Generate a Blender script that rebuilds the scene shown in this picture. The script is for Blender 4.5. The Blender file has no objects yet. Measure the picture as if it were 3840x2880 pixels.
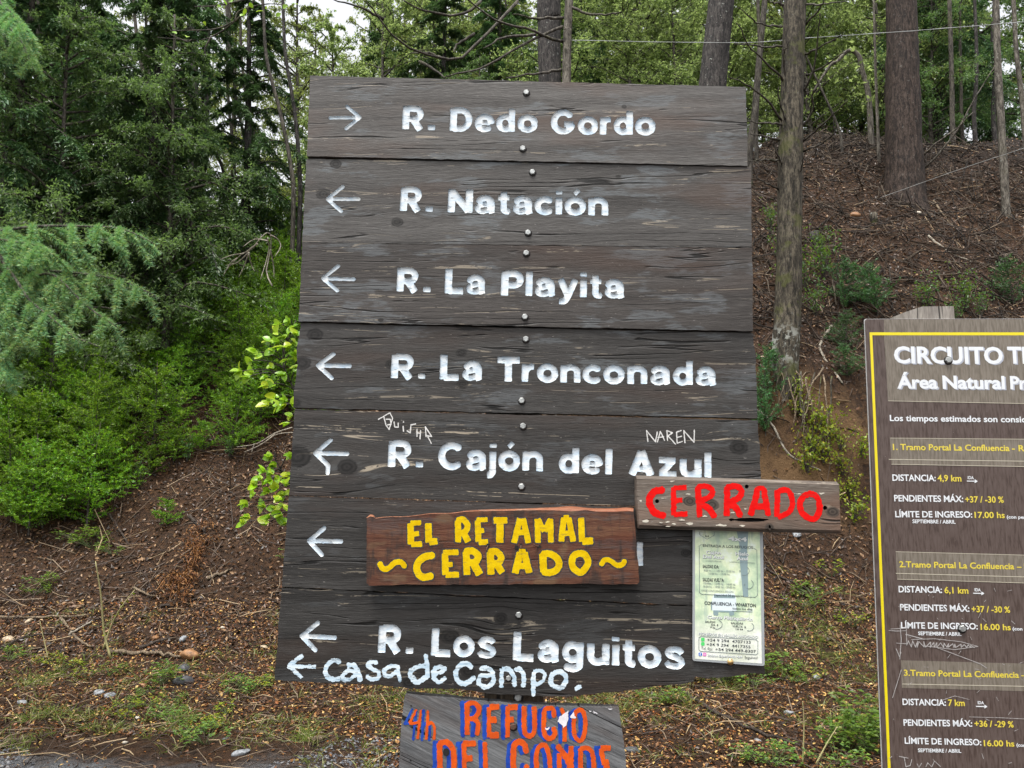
import bpy, math, random
import numpy as np
from mathutils import Vector, Matrix
random.seed(7); RNG = np.random.default_rng(11)
S = bpy.context.scene; COL = S.collection
rad = math.radians
# ------------------------------------------------------------------ camera, sky, sun, exposure
F = 2884.0; PITCH = rad(7.0); EYE = np.array([0.0, 0.0, 1.6])
cd = bpy.data.cameras.new('camera'); cam = bpy.data.objects.new('camera', cd); COL.objects.link(cam)
cd.sensor_width = 36.0; cd.lens = F / 3840 * 36.0; cd.clip_start = 0.05; cd.clip_end = 1000
cam.location = EYE; cam.rotation_euler = (math.pi / 2 + PITCH, 0, 0); S.camera = cam
SUN_EL, SUN_AZ = rad(72), rad(205)          # azimuth clockwise from +Y: the light comes from behind the camera, a little left
w = bpy.data.worlds.new('World'); S.world = w; w.use_nodes = True
nt = w.node_tree; bg = nt.nodes['Background']
sky = nt.nodes.new('ShaderNodeTexSky'); sky.sky_type = 'NISHITA'; sky.sun_disc = False
sky.sun_elevation = SUN_EL; sky.sun_rotation = SUN_AZ; sky.air_density = 1.0; sky.dust_density = 4.0; sky.ozone_density = 1.0
hs = nt.nodes.new('ShaderNodeHueSaturation'); hs.inputs['Saturation'].default_value = 0.14
nt.links.new(sky.outputs[0], hs.inputs['Color']); nt.links.new(hs.outputs[0], bg.inputs['Color'])
bg.inputs['Strength'].default_value = 0.145
sl = bpy.data.lights.new('sun', 'SUN'); sl.energy = 1.5; sl.angle = rad(20); sl.color = (1, .96, .9)
so = bpy.data.objects.new('sun', sl); COL.objects.link(so); so.location = (0, -10, 20)
sd = Vector((math.sin(SUN_AZ) * math.cos(SUN_EL), math.cos(SUN_AZ) * math.cos(SUN_EL), math.sin(SUN_EL)))
so.rotation_euler = sd.to_track_quat('Z', 'Y').to_euler()
S.view_settings.view_transform = 'Standard'; S.view_settings.look = 'None'
S.view_settings.exposure = 1.3; S.view_settings.gamma = 1.0
# ------------------------------------------------------------------ helpers: pixels, planes
cR = np.array([1, 0, 0.]); cF = np.array([0, math.cos(PITCH), math.sin(PITCH)]); cU = np.array([0, -math.sin(PITCH), math.cos(PITCH)])
def ray(u, v): return cF + cR * (u - 1920) / F + cU * (1440 - v) / F
def at(u, v, y):
    d = ray(u, v); return EYE + d * ((y - EYE[1]) / d[1])
class Plane:
    def __init__(s, u, v, dist, yaw, lean):
        s.P = at(u, v, dist)
        s.ex = np.array([math.cos(yaw), -math.sin(yaw), 0])
        n0 = np.array([-math.sin(yaw), -math.cos(yaw), 0])
        s.n = n0 * math.cos(lean) + np.array([0, 0, 1]) * math.sin(lean)
        s.ey = np.cross(s.n, s.ex)
        k = s.P[2] / s.ey[2]; s.O = s.P - s.ey * k                      # base on the ground
    def st(s, u, v, dn=0.0):
        d = ray(u, v); O = s.O + s.n * dn
        k = np.dot(O - EYE, s.n) / np.dot(d, s.n); q = EYE + d * k - O
        return np.array([np.dot(q, s.ex), np.dot(q, s.ey)])
    def matrix(s):
        m = Matrix.Identity(4)
        for i in range(3):
            m[i][0], m[i][1], m[i][2], m[i][3] = s.ex[i], s.ey[i], s.n[i], s.O[i]
        return m
def zm(u0, v0, k): return lambda p: (u0 + p[0] * k, v0 + p[1] * k)      # enlarged detail -> photograph pixel
# ------------------------------------------------------------------ helpers: objects
def tag(o, label=None, cat=None, group=None, kind=None):
    if label: o['label'] = label
    if cat: o['category'] = cat
    if group: o['group'] = group
    if kind: o['kind'] = kind
    return o
def empty(name, loc=(0, 0, 0), mat=None):
    o = bpy.data.objects.new(name, None); COL.objects.link(o); o.empty_display_size = .1
    if mat is not None: o.matrix_world = mat
    else: o.location = loc
    return o
class MB:
    def __init__(s): s.v = []; s.f = {}; s.n = 0
    def add(s, v, f, m=0, smooth=True):
        v = np.asarray(v, float); 
        if len(v) == 0: return s
        if isinstance(f, np.ndarray):
            s.f.setdefault((f.shape[1], m, smooth), []).append(f + s.n)
        else:
            for q in f: s.f.setdefault((len(q), m, smooth), []).append(np.array([q]) + s.n)
        s.v.append(v); s.n += len(v); return s
    def mesh(s, name):
        me = bpy.data.meshes.new(name); V = np.concatenate(s.v)
        tot = []; idx = []; mi = []; sm = []
        for (k, m, smo), fl in s.f.items():
            fa = np.concatenate(fl); idx.append(fa.ravel()); n = len(fa)
            tot.append(np.full(n, k)); mi.append(np.full(n, m)); sm.append(np.full(n, smo))
        idx = np.concatenate(idx).astype(np.int32); tot = np.concatenate(tot).astype(np.int32)
        me.vertices.add(len(V)); me.vertices.foreach_set('co', V.astype(np.float32).ravel())
        me.loops.add(len(idx)); me.loops.foreach_set('vertex_index', idx)
        me.polygons.add(len(tot)); st = np.concatenate([[0], np.cumsum(tot)[:-1]]).astype(np.int32)
        me.polygons.foreach_set('loop_start', st); me.polygons.foreach_set('loop_total', tot)
        me.polygons.foreach_set('material_index', np.concatenate(mi).astype(np.int32))
        me.polygons.foreach_set('use_smooth', np.concatenate(sm))
        me.update(calc_edges=True); me.validate(); return me
    def build(s, name, mats, parent=None):
        return link(name, s.mesh(name), mats, parent)
def link(name, me, mats, parent=None):
    for m in (mats if isinstance(mats, (list, tuple)) else [mats]): me.materials.append(m)
    o = bpy.data.objects.new(name, me); COL.objects.link(o)
    if parent: o.parent = parent
    return o
def copy_thing(r, loc, rz=0, sc=1, label=None, tilt=(0, 0)):
    c = r.copy(); COL.objects.link(c); c.location = loc; c.rotation_euler = (tilt[0], tilt[1], rz); c.scale = (sc, sc, sc)
    if label: c['label'] = label
    for ch in list(r.children):
        d = ch.copy(); COL.objects.link(d); d.parent = c
        for g in list(ch.children):
            e = g.copy(); COL.objects.link(e); e.parent = d
    return c
def smoothline(P, n):
    P = np.asarray(P, float)
    if len(P) < 3: 
        t = np.linspace(0, 1, n)[:, None]; return P[0] * (1 - t) + P[-1] * t
    Q = np.vstack([2 * P[0] - P[1], P, 2 * P[-1] - P[-2]]); out = []
    for t in np.linspace(0, len(P) - 1 - 1e-6, n):
        i = int(t); f = t - i; a, b, c, d = Q[i], Q[i + 1], Q[i + 2], Q[i + 3]
        out.append(.5 * (2 * b + (c - a) * f + (2 * a - 5 * b + 4 * c - d) * f * f + (3 * b - a - 3 * c + d) * f ** 3))
    return np.array(out)
def tube(mb, P, R, sides=6, m=0, cap=True, wob=0.0):
    P = np.asarray(P, float); n = len(P); R = np.broadcast_to(np.asarray(R, float), (n,))
    T = np.gradient(P, axis=0); T /= np.linalg.norm(T, axis=1)[:, None] + 1e-12
    a = np.array([1., 0, 0]) if abs(T[0][0]) < .8 else np.array([0, 1., 0])
    N = np.cross(T, a); N /= np.linalg.norm(N, axis=1)[:, None] + 1e-12; B = np.cross(T, N)
    ang = np.linspace(0, 2 * np.pi, sides, endpoint=False)
    RR = R[:, None] * (1 + wob * (RNG.random((n, sides)) - .5))
    V = P[:, None, :] + RR[:, :, None] * (np.cos(ang)[None, :, None] * N[:, None, :] + np.sin(ang)[None, :, None] * B[:, None, :])
    i = np.arange(n - 1)[:, None] * sides; j = np.arange(sides)[None, :]; j2 = (j + 1) % sides
    Fq = np.stack([i + j, i + j2, i + sides + j2, i + sides + j], -1).reshape(-1, 4)
    V = V.reshape(-1, 3); mb.add(V, Fq, m)
    if cap:
        mb.f.setdefault((sides, m, False), []).append(np.array([list(range(sides))[::-1]]) + mb.n - len(V))
        mb.f.setdefault((sides, m, False), []).append(np.array([[(n - 1) * sides + q for q in range(sides)]]) + mb.n - len(V))
def unit(a): return a / (np.linalg.norm(a, axis=-1, keepdims=True) + 1e-12)
def leaves(mb, pos, d, L, W, m=0, droop=0.0, fold=.25, up=None, tri=False):
    """leaf blades: pos (N,3), d growing direction, L length, W width"""
    n = len(pos); d = unit(d); L = np.broadcast_to(L, (n,))[:, None]; W = np.broadcast_to(W, (n,))[:, None]
    r = RNG.normal(size=(n, 3)) if up is None else up + .35 * RNG.normal(size=(n, 3))
    sx = unit(np.cross(d, r)); nn = np.cross(sx, d)
    a = pos; tip = pos + d * L + np.array([0, 0, -1.]) * droop * L
    if tri:
        V = np.stack([a - sx * W / 2, a + sx * W / 2, tip], 1).reshape(-1, 3)
        mb.add(V, np.arange(3 * n).reshape(-1, 3), m, False); return
    mid = pos + d * L * .45 + nn * fold * W * .6
    V = np.stack([a, mid + sx * W / 2, tip, mid - sx * W / 2], 1).reshape(-1, 3)
    mb.add(V, np.arange(4 * n).reshape(-1, 4), m, False)
def ovals(mb, pos, d, L, W, m=0, up=np.array([0, 0, 1.]), jit=.35, cup=.15):
    """rounder leaf blades with a midrib fold and ten outline points"""
    n = len(pos); d = unit(d); r = up + jit * RNG.normal(size=(n, 3)); sx = unit(np.cross(d, r)); nn = np.cross(sx, d)
    L = np.broadcast_to(L, (n,))[:, None]; W = np.broadcast_to(W, (n,))[:, None]
    rows = [(0, .03), (.18, .36), (.45, .5), (.72, .4), (.92, .18), (1, .0)]
    V = []
    for t, wv in rows:
        c = pos + d * L * t - nn * L * .25 * t * t
        V += [c - sx * W * wv + nn * W * cup * wv * 2, c, c + sx * W * wv + nn * W * cup * wv * 2]
    V = np.stack(V, 1); base = np.arange(n)[:, None] * 18; fs = []
    for i in range(5):
        k = i * 3
        fs += [base + np.array([k, k + 1, k + 4, k + 3]), base + np.array([k + 1, k + 2, k + 5, k + 4])]
    mb.add(V.reshape(-1, 3), np.concatenate(fs), m, True)
def vnoise(shape, cell, rng=RNG):
    h, w_ = shape; g = rng.random((int(h / cell) + 3, int(w_ / cell) + 3))
    y = np.arange(h) / cell; x = np.arange(w_) / cell; yi = y.astype(int); xi = x.astype(int)
    fy = (y - yi)[:, None]; fx = (x - xi)[None, :]; fy = fy * fy * (3 - 2 * fy); fx = fx * fx * (3 - 2 * fx)
    A = g[np.ix_(yi, xi)]; B = g[np.ix_(yi, xi + 1)]; C_ = g[np.ix_(yi + 1, xi)]; D = g[np.ix_(yi + 1, xi + 1)]
    return (A * (1 - fx) + B * fx) * (1 - fy) + (C_ * (1 - fx) + D * fx) * fy
# ------------------------------------------------------------------ helpers: lettering as outlines (union of strokes -> contour)
def sdf_loops(strokes, cell=.0007, rough=.0006, level=(0.0,)):
    """strokes: (points, width, cap) in metres, cap 'b' flat or 'r' round. Returns contour loops for each level."""
    allp = np.concatenate([np.asarray(s[0], float) for s in strokes]); wm = max(np.max(s[1]) for s in strokes)
    lo = allp.min(0) - wm - .004; hi = allp.max(0) + wm + .004
    nx = int((hi[0] - lo[0]) / cell) + 2; ny = int((hi[1] - lo[1]) / cell) + 2
    G = np.full((ny, nx), .05)
    def stamp(a, b, hw, cap):
        p0 = np.minimum(a, b) - hw - .006; p1 = np.maximum(a, b) + hw + .006
        i0, j0 = np.maximum(((p0 - lo) / cell).astype(int), 0); i1 = min(int((p1[0] - lo[0]) / cell) + 1, nx); j1 = min(int((p1[1] - lo[1]) / cell) + 1, ny)
        X, Y = np.meshgrid(lo[0] + np.arange(i0, i1) * cell, lo[1] + np.arange(j0, j1) * cell)
        dv = b - a; L = np.linalg.norm(dv)
        if cap == 'r' or L < 1e-9:
            t = np.clip(((X - a[0]) * dv[0] + (Y - a[1]) * dv[1]) / max(L * L, 1e-12), 0, 1)
            D = np.hypot(X - a[0] - t * dv[0], Y - a[1] - t * dv[1]) - hw
        else:
            e = dv / L; c = (a + b) / 2; r = .3 * hw
            qx = np.abs((X - c[0]) * e[0] + (Y - c[1]) * e[1]) - L / 2 + r; qy = np.abs(-(X - c[0]) * e[1] + (Y - c[1]) * e[0]) - hw + r
            D = np.hypot(np.maximum(qx, 0), np.maximum(qy, 0)) + np.minimum(np.maximum(qx, qy), 0) - r
        G[j0:j1, i0:i1] = np.minimum(G[j0:j1, i0:i1], D)
    for P, wd, cap in strokes:
        P = np.asarray(P, float)
        if len(P) == 1: stamp(P[0], P[0], wd / 2, 'r')
        for k in range(len(P) - 1):
            stamp(P[k], P[k + 1], wd / 2, cap)
            if k and cap == 'b': stamp(P[k], P[k], wd / 2, 'r')
    if rough: G = G + rough * 2 * (.6 * (vnoise(G.shape, 9) - .5) + .4 * (vnoise(G.shape, 3.2) - .5))
    return [contour(G - lv, lo, cell) for lv in level]
def contour(G, lo, cell):
    ny, nx = G.shape; I = G < 0; seg = {}
    a = I[:-1, :-1]; b = I[:-1, 1:]; c = I[1:, 1:]; d = I[1:, :-1]
    code = a * 1 + b * 2 + c * 4 + d * 8
    J, K = np.nonzero((code > 0) & (code < 15))
    E = {1: [(3, 0)], 2: [(0, 1)], 3: [(3, 1)], 4: [(1, 2)], 5: [(3, 2), (1, 0)], 6: [(0, 2)], 7: [(3, 2)], 8: [(2, 3)], 9: [(2, 0)], 10: [(0, 3), (2, 1)], 11: [(2, 1)], 12: [(1, 3)], 13: [(1, 0)], 14: [(0, 3)]}
    def key(j, k, e): return ((j, k, 0), (j, k + 1, 1), (j + 1, k, 0), (j, k, 1))[e]
    def pt(q):
        j, k, t = q
        if t == 0: g0, g1 = G[j, k], G[j, k + 1]; f = g0 / (g0 - g1); return (lo[0] + (k + f) * cell, lo[1] + j * cell)
        g0, g1 = G[j, k], G[j + 1, k]; f = g0 / (g0 - g1); return (lo[0] + k * cell, lo[1] + (j + f) * cell)
    for j, k in zip(J.tolist(), K.tolist()):
        for e0, e1 in E[int(code[j, k])]: seg[key(j, k, e0)] = key(j, k, e1)
    loops = []
    while seg:
        s0, q = seg.popitem(); L = [s0]
        while q != s0 and q in seg: L.append(q); q = seg.pop(q)
        P = np.array([pt(x) for x in L])
        if len(P) < 6: continue
        keep = [0]
        for i in range(1, len(P)):
            if np.linalg.norm(P[i] - P[keep[-1]]) > cell * .75: keep.append(i)
        P = P[keep]
        if len(P) >= 4: loops.append(P)
    return loops
def fill(loops, z0, z1):
    """solid from nested 2-D loops (even-odd), between z0 and z1: (verts, faces, is_side)"""
    cu = bpy.data.curves.new('tmp', 'CURVE'); cu.dimensions = '2D'; cu.fill_mode = 'BOTH' if z1 > z0 else 'FRONT'; cu.extrude = (z1 - z0) / 2
    for L in loops:
        sp = cu.splines.new('POLY'); sp.points.add(len(L) - 1); sp.use_cyclic_u = True
        sp.points.foreach_set('co', np.c_[L, np.zeros(len(L)), np.ones(len(L))].astype(np.float32).ravel())
    o = bpy.data.objects.new('tmp', cu); COL.objects.link(o)
    dg = bpy.context.evaluated_depsgraph_get(); me = bpy.data.meshes.new_from_object(o.evaluated_get(dg))
    V = np.empty(len(me.vertices) * 3, np.float32); me.vertices.foreach_get('co', V); V = V.reshape(-1, 3).astype(float)
    V[:, 2] += (z0 + z1) / 2; Fs = [tuple(p.vertices) for p in me.polygons]
    bpy.data.objects.remove(o); bpy.data.curves.remove(cu); bpy.data.meshes.remove(me)
    return V, Fs
def addfill(mb, loops, z0, z1, m=0): 
    if not loops: return
    V, Fs = fill(loops, z0, z1); mb.add(V, Fs, m, False)
def walls(mb, loops, z0, z1, m=0):
    for L in loops:
        n = len(L); V = np.vstack([np.c_[L, np.full(n, z0)], np.c_[L, np.full(n, z1)]]); i = np.arange(n); j = (i + 1) % n
        mb.add(V, np.stack([i, j, j + n, i + n], 1), m, True)
def arc(cx, cy, rx, ry, a0, a1, n=14):
    t = np.radians(np.linspace(a0, a1, n)); return list(zip(cx + rx * np.cos(t), cy + ry * np.sin(t)))
h_ = .1075; W_ = .215
def B(*p, w=W_): return (list(p), w, 'b')
GL = {   # router-cut grotesque, cap height 1: strokes, advance
 'R': ([B((h_, 0), (h_, 1)), B((h_, .8925), (.42, .8925), *arc(.42, .675, .2, .2175, 90, -90), (.42, .4575), (h_, .4575), w=.2), B((.36, .46), (.64, 0))], .76),
 'D': ([B((h_, 0), (h_, 1)), B((h_, .8925), (.34, .8925), *arc(.36, .5, .31, .3925, 90, -90), (.34, h_), (h_, h_), w=.2)], .79),
 'G': ([B(*arc(.43, .5, .325, .395, 38, 335, 22), (.74, .42), w=.2), B((.46, .42), (.80, .42), w=.17)], .86),
 'N': ([B((h_, 0), (h_, 1)), B((.69, 0), (.69, 1)), B((h_, .93), (.69, .07))], .80),
 'L': ([B((h_, 0), (h_, 1)), B((h_, h_), (.62, h_), w=.2)], .64),
 'P': ([B((h_, 0), (h_, 1)), B((h_, .8925), (.40, .8925), *arc(.4, .66, .21, .2325, 90, -90), (h_, .4275), w=.2)], .71),
 'T': ([B((0, .8925), (.74, .8925), w=.2), B((.37, 0), (.37, 1))], .74),
 'C': ([B(*arc(.43, .5, .325, .395, 42, 318, 22), w=.205)], .80),
 'A': ([B((.1, 0), (.39, .98), w=.21), B((.68, 0), (.39, .98), w=.21), B((.2, .27), (.56, .27), w=.17)], .78),
 'a': ([B((.1, .54), *arc(.33, .45, .21, .2, 150, 0, 10), (.54, .12), (.57, 0), w=.19), B((.5, .42), (.36, .39), *arc(.27, .22, .165, .135, 100, 280, 10), (.40, .12), (.52, .24), w=.165)], .66),
 'c': ([B(*arc(.34, .37, .24, .27, 42, 318, 20), w=.195)], .60),
 'd': ([B(*arc(.32, .37, .215, .265, 0, 360, 24), w=.19), B((.555, 0), (.555, 1), w=.2)], .67),
 'e': ([B((.12, .365), (.58, .365), w=.135), B(*arc(.345, .37, .245, .268, 0, 318, 22), w=.19)], .68),
 'g': ([B(*arc(.32, .39, .215, .255, 0, 360, 24), w=.19), B((.555, .74), (.555, .0), *arc(.335, -.02, .22, .16, 0, -150, 10), w=.19)], .67),
 'i': ([B((h_, 0), (h_, .72), w=.2), B((h_, .84), (h_, 1.0), w=.2)], .215),
 'j': ([B((.14, .72), (.14, -.08), (.08, -.17), (-.03, -.18), w=.19), B((.14, .84), (.14, 1), w=.2)], .25),
 'l': ([B((h_, 0), (h_, 1), w=.2)], .215),
 'n': ([B((h_, 0), (h_, .74), w=.2), B((h_, .4), *arc(.33, .43, .215, .21, 165, 0, 10), (.545, 0), w=.195)], .655),
 'o': ([B(*arc(.345, .37, .245, .268, 0, 360, 28), w=.195)], .69),
 'r': ([B((h_, 0), (h_, .74), w=.2), B((h_, .42), (.19, .58), (.29, .635), (.4, .635), w=.18)], .41),
 's': ([B((.54, .52), (.46, .63), (.32, .665), (.18, .63), (.12, .54), (.18, .45), (.34, .39), (.5, .31), (.54, .2), (.46, .1), (.31, .07), (.15, .11), (.07, .22), w=.165)], .62),
 't': ([B((.2, .92), (.2, .24), *arc(.32, .22, .12, .125, 180, 270, 6), (.40, .095), w=.19), B((.02, .65), (.39, .65), w=.15)], .41),
 'u': ([B((h_, .74), (h_, .32), *arc(.315, .31, .205, .205, 180, 330, 10), w=.195), B((.55, .74), (.55, 0), w=.2)], .66),
 'y': ([B((.08, .74), (.33, .06), w=.19), B((.58, .74), (.36, .08), (.27, -.12), (.2, -.17), (.06, -.17), w=.19)], .64),
 'z': ([B((.05, .645), (.56, .645), w=.18), B((.48, .62), (.12, .12), w=.18), B((.04, .09), (.57, .09), w=.18)], .60),
 '.': ([B((h_, 0), (h_, .22), w=.22)], .215),
}
GL['ó'] = (GL['o'][0] + [B((.31, .87), (.46, 1.05), w=.14)], .69)
def word_strokes(txt, p0, p1, hvec):
    """lay txt from p0 to p1 (2-D, metres), height vector hvec"""
    x = 0; items = []
    for i, ch in enumerate(txt):
        st, ad = GL[ch]
        if ch == '.': x += .09
        items.append((st, x)); x += ad + .075
    tot = x - .075; ex = (np.array(p1) - p0) / tot; hv = np.array(hvec); sc = (.45 * np.linalg.norm(ex) + .55 * np.linalg.norm(hv)) * 1.3; out = []
    for st, x0 in items:
        for P, wd, cap in st:
            P = np.array(P, float); jx = RNG.normal(0, .006, 2)
            out.append((p0 + (P[:, :1] + x0 + jx[0]) * ex + (P[:, 1:] + jx[1]) * hv, wd * sc, cap))
    return out
_cap = {}
def texts(items):
    """items: (text, p0, p1, height, offset) -> list of (verts2d, faces); built-in sans face, stretched from p0 to p1"""
    obs = []
    for t, p0, p1, hh, off in items + [('H', None, None, 1, 0)]:
        cu = bpy.data.curves.new('tmp', 'FONT'); cu.body = t; cu.offset = off; cu.resolution_u = 3
        o = bpy.data.objects.new('tmp', cu); COL.objects.link(o); obs.append(o)
    dg = bpy.context.evaluated_depsgraph_get(); out = []; raw = []
    for o in obs:
        me = bpy.data.meshes.new_from_object(o.evaluated_get(dg)); V = np.empty(len(me.vertices) * 3, np.float32); me.vertices.foreach_get('co', V)
        raw.append((V.reshape(-1, 3)[:, :2].astype(float), [tuple(p.vertices) for p in me.polygons])); bpy.data.meshes.remove(me)
    for o in obs: c = o.data; bpy.data.objects.remove(o); bpy.data.curves.remove(c)
    capH = raw[-1][0][:, 1].max()
    for (t, p0, p1, hh, off), (V, Fs) in zip(items, raw):
        x0, x1 = V[:, 0].min(), V[:, 0].max(); p0 = np.array(p0); p1 = np.array(p1)
        ex = (p1 - p0) / (x1 - x0); ey = np.array([-ex[1], ex[0]]); ey = ey / np.linalg.norm(ey) * hh / capH
        out.append((p0 + (V[:, :1] - x0) * ex + V[:, 1:] * ey, Fs))
    return out
# ------------------------------------------------------------------ helpers: materials
def mat(name):
    m = bpy.data.materials.new(name); m.use_nodes = True; return m, m.node_tree, m.node_tree.nodes['Principled BSDF']
class NG:
    """small node-graph writer"""
    def __init__(s, nt): s.nt = nt
    def n(s, t, **kw):
        x = s.nt.nodes.new(t)
        for k, v in kw.items(): setattr(x, k, v)
        return x
    def put(s, x, sock, v):
        if hasattr(v, 'is_output'): s.nt.links.new(v, x.inputs[sock])
        elif v is not None: x.inputs[sock].default_value = v
    def m(s, op, a, b=None, c=None, clamp=False):
        x = s.n('ShaderNodeMath', operation=op, use_clamp=clamp); s.put(x, 0, a); s.put(x, 1, b)
        if c is not None: s.put(x, 2, c)
        return x.outputs[0]
    def xyz(s, x, y, z=0.0):
        c = s.n('ShaderNodeCombineXYZ'); s.put(c, 0, x); s.put(c, 1, y); s.put(c, 2, z); return c.outputs[0]
    def noise(s, vec, scale=1.0, detail=4, rough=.6, dist=0.0):
        x = s.n('ShaderNodeTexNoise'); s.put(x, 'Vector', vec); s.put(x, 'Scale', scale); s.put(x, 'Detail', detail); s.put(x, 'Roughness', rough); s.put(x, 'Distortion', dist); return x.outputs['Fac']
    def ramp(s, fac, stops, interp='LINEAR'):
        x = s.n('ShaderNodeValToRGB'); s.put(x, 0, fac); e = x.color_ramp.elements; x.color_ramp.interpolation = interp
        while len(e) < len(stops): e.new(.5)
        for q, (p, c) in zip(e, stops): q.position = p; q.color = (*c, 1) if len(c) == 3 else c
        return x.outputs[0]
    def step(s, v, a, b):
        x = s.n('ShaderNodeMapRange', interpolation_type='SMOOTHSTEP'); s.put(x, 'Value', v); s.put(x, 'From Min', a); s.put(x, 'From Max', b); return x.outputs[0]
    def mix(s, fac, a, b, blend='MIX'):
        x = s.n('ShaderNodeMix', data_type='RGBA', blend_type=blend); s.put(x, 0, fac)
        for sk, v in ((6, a), (7, b)):
            if not hasattr(v, 'is_output'): v = (*v, 1)
            s.put(x, sk, v)
        return x.outputs[2]
    def obj(s):
        return s.n('ShaderNodeTexCoord').outputs['Object']
    def sep(s, v):
        x = s.n('ShaderNodeSeparateXYZ'); s.put(x, 0, v); return x.outputs
    def bump(s, hgt, st, dist, bsdf):
        x = s.n('ShaderNodeBump'); s.put(x, 'Height', hgt); s.put(x, 'Strength', st); s.put(x, 'Distance', dist); s.nt.links.new(x.outputs[0], bsdf.inputs['Normal'])
def plain(name, col, rough=.5, metal=0.0, var=.12, scale=60, spec=.5):
    m, nt_, b = mat(name); g = NG(nt_); c = np.array(col)
    f = g.noise(g.obj(), scale, 4)
    nt_.links.new(g.ramp(f, [(.3, tuple(c * (1 - var))), (.7, tuple(np.minimum(c * (1 + var), 1)))]), b.inputs['Base Color'])
    b.inputs['Roughness'].default_value = rough; b.inputs['Metallic'].default_value = metal; b.inputs['Specular IOR Level'].default_value = spec
    return m
def wood(name, dark, mid, light, seed=0.0, knots=(), streak=.5, bluish=.3, ang=0.0, fine=1.0, rough=.55, patch=(.135, .15, .16), cracks=1.0, specks=.5, streakcol=(.34, .29, .22), stain=0.0):
    """weathered plank: grain along local x, bending round knots; pale worn streaks, grey paint patches, splits"""
    m, nt_, b = mat(name); g = NG(nt_); X, Y, Z = g.sep(g.obj())[:3]
    if ang:
        ca, sa = math.cos(ang), math.sin(ang); X, Y = g.m('ADD', g.m('MULTIPLY', X, ca), g.m('MULTIPLY', Y, sa)), g.m('SUBTRACT', g.m('MULTIPLY', Y, ca), g.m('MULTIPLY', X, sa))
    yy = Y; kd = None
    for kx, ky, r in knots:
        dx = g.m('DIVIDE', g.m('SUBTRACT', X, kx), r * 1.3); dy = g.m('DIVIDE', g.m('SUBTRACT', Y, ky), r)
        q = g.m('ADD', g.m('MULTIPLY', dx, dx), g.m('MULTIPLY', dy, dy))
        dx2 = g.m('DIVIDE', g.m('SUBTRACT', X, kx), r * 4.2); dy2 = g.m('DIVIDE', g.m('SUBTRACT', Y, ky), r * 2.0)
        q2 = g.m('ADD', g.m('MULTIPLY', dx2, dx2), g.m('MULTIPLY', dy2, dy2))
        e = g.m('EXPONENT', g.m('MULTIPLY', q2, -1.0)); yy = g.m('SUBTRACT', yy, g.m('MULTIPLY', g.m('SUBTRACT', Y, ky), g.m('MULTIPLY', e, .75)))
        d = g.m('SQRT', q); kd = d if kd is None else g.m('MINIMUM', kd, d)
    wv = g.noise(g.xyz(g.m('MULTIPLY', X, 2.2), g.m('MULTIPLY', Y, 7.0), seed), 1, 3); yy = g.m('ADD', yy, g.m('MULTIPLY', g.m('SUBTRACT', wv, .5), .035))
    def gn(sx, sy, det=4, off=0.0, r=.6): return g.noise(g.xyz(g.m('MULTIPLY', X, sx), g.m('MULTIPLY', yy, sy), seed + off), 1, det, r)
    broad = gn(.9, 26, 4); fin = g.m('ADD', g.m('MULTIPLY', gn(40 * fine, 420 * fine, 4, 3.1, .7), .6), g.m('MULTIPLY', gn(9 * fine, 150 * fine, 4, 6.1, .65), .4))
    grain = g.m('ADD', g.m('MULTIPLY', broad, .42), g.m('MULTIPLY', fin, .58))
    col = g.ramp(grain, [(.38, tuple(np.array(dark) * 1.1)), (.49, mid), (.61, light)])
    pt = g.m('MULTIPLY', g.step(g.noise(g.xyz(g.m('MULTIPLY', X, 5), g.m('MULTIPLY', Y, 17), seed + 7), 1, 5, .62), .54, .60), g.step(fin, .38, .55))
    col = g.mix(g.m('MULTIPLY', pt, bluish), col, patch)
    br = g.noise(g.xyz(g.m('MULTIPLY', X, 1.6), g.m('MULTIPLY', Y, 7), seed + 23), 1, 3); col = g.mix(g.m('MULTIPLY', g.step(br, .5, .68), .5), col, tuple(np.array([1.35, .92, .72]) * np.array(mid)))
    ln = gn(1.1, 44, 1.6, 11.3, .5); stk = g.m('MULTIPLY', g.m('SUBTRACT', 1.0, g.step(g.m('ABSOLUTE', g.m('SUBTRACT', ln, .58)), .004, .016)), g.step(gn(9, 50, 5, 5.5, .75), .51, .56))
    col = g.mix(g.m('MULTIPLY', stk, streak), col, streakcol)
    sp = g.step(g.noise(g.xyz(g.m('MULTIPLY', X, 60), g.m('MULTIPLY', Y, 180), seed + 2), 1, 3, .7), .68, .73); col = g.mix(g.m('MULTIPLY', sp, specks), col, (.3, .28, .26))
    ck = gn(.9, 30, 1.6, 17.7, .5); crk = g.m('MULTIPLY', g.m('SUBTRACT', 1.0, g.step(g.m('ABSOLUTE', g.m('SUBTRACT', ck, .5)), .0045, .013)), g.step(gn(4.0, 14, 3, 9.9), .49, .55))
    col = g.mix(g.m('MULTIPLY', crk, .92 * cracks), col, tuple(np.array(dark) * .25))
    if stain:
        sv = g.noise(g.xyz(g.m('MULTIPLY', X, 42), g.m('MULTIPLY', Y, 6), seed + 4), 1, 5, .65); sw = g.noise(g.xyz(g.m('MULTIPLY', X, 9), g.m('MULTIPLY', Y, 14), seed + 8), 1, 3)
        col = g.mix(g.m('MULTIPLY', g.step(g.m('ADD', g.m('MULTIPLY', sv, .5), g.m('MULTIPLY', sw, .5)), .5, .6), stain), col, (.022, .018, .016)); col = g.mix(g.m('MULTIPLY', g.step(sw, .42, .34), stain * .5), col, (.16, .11, .06))
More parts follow.
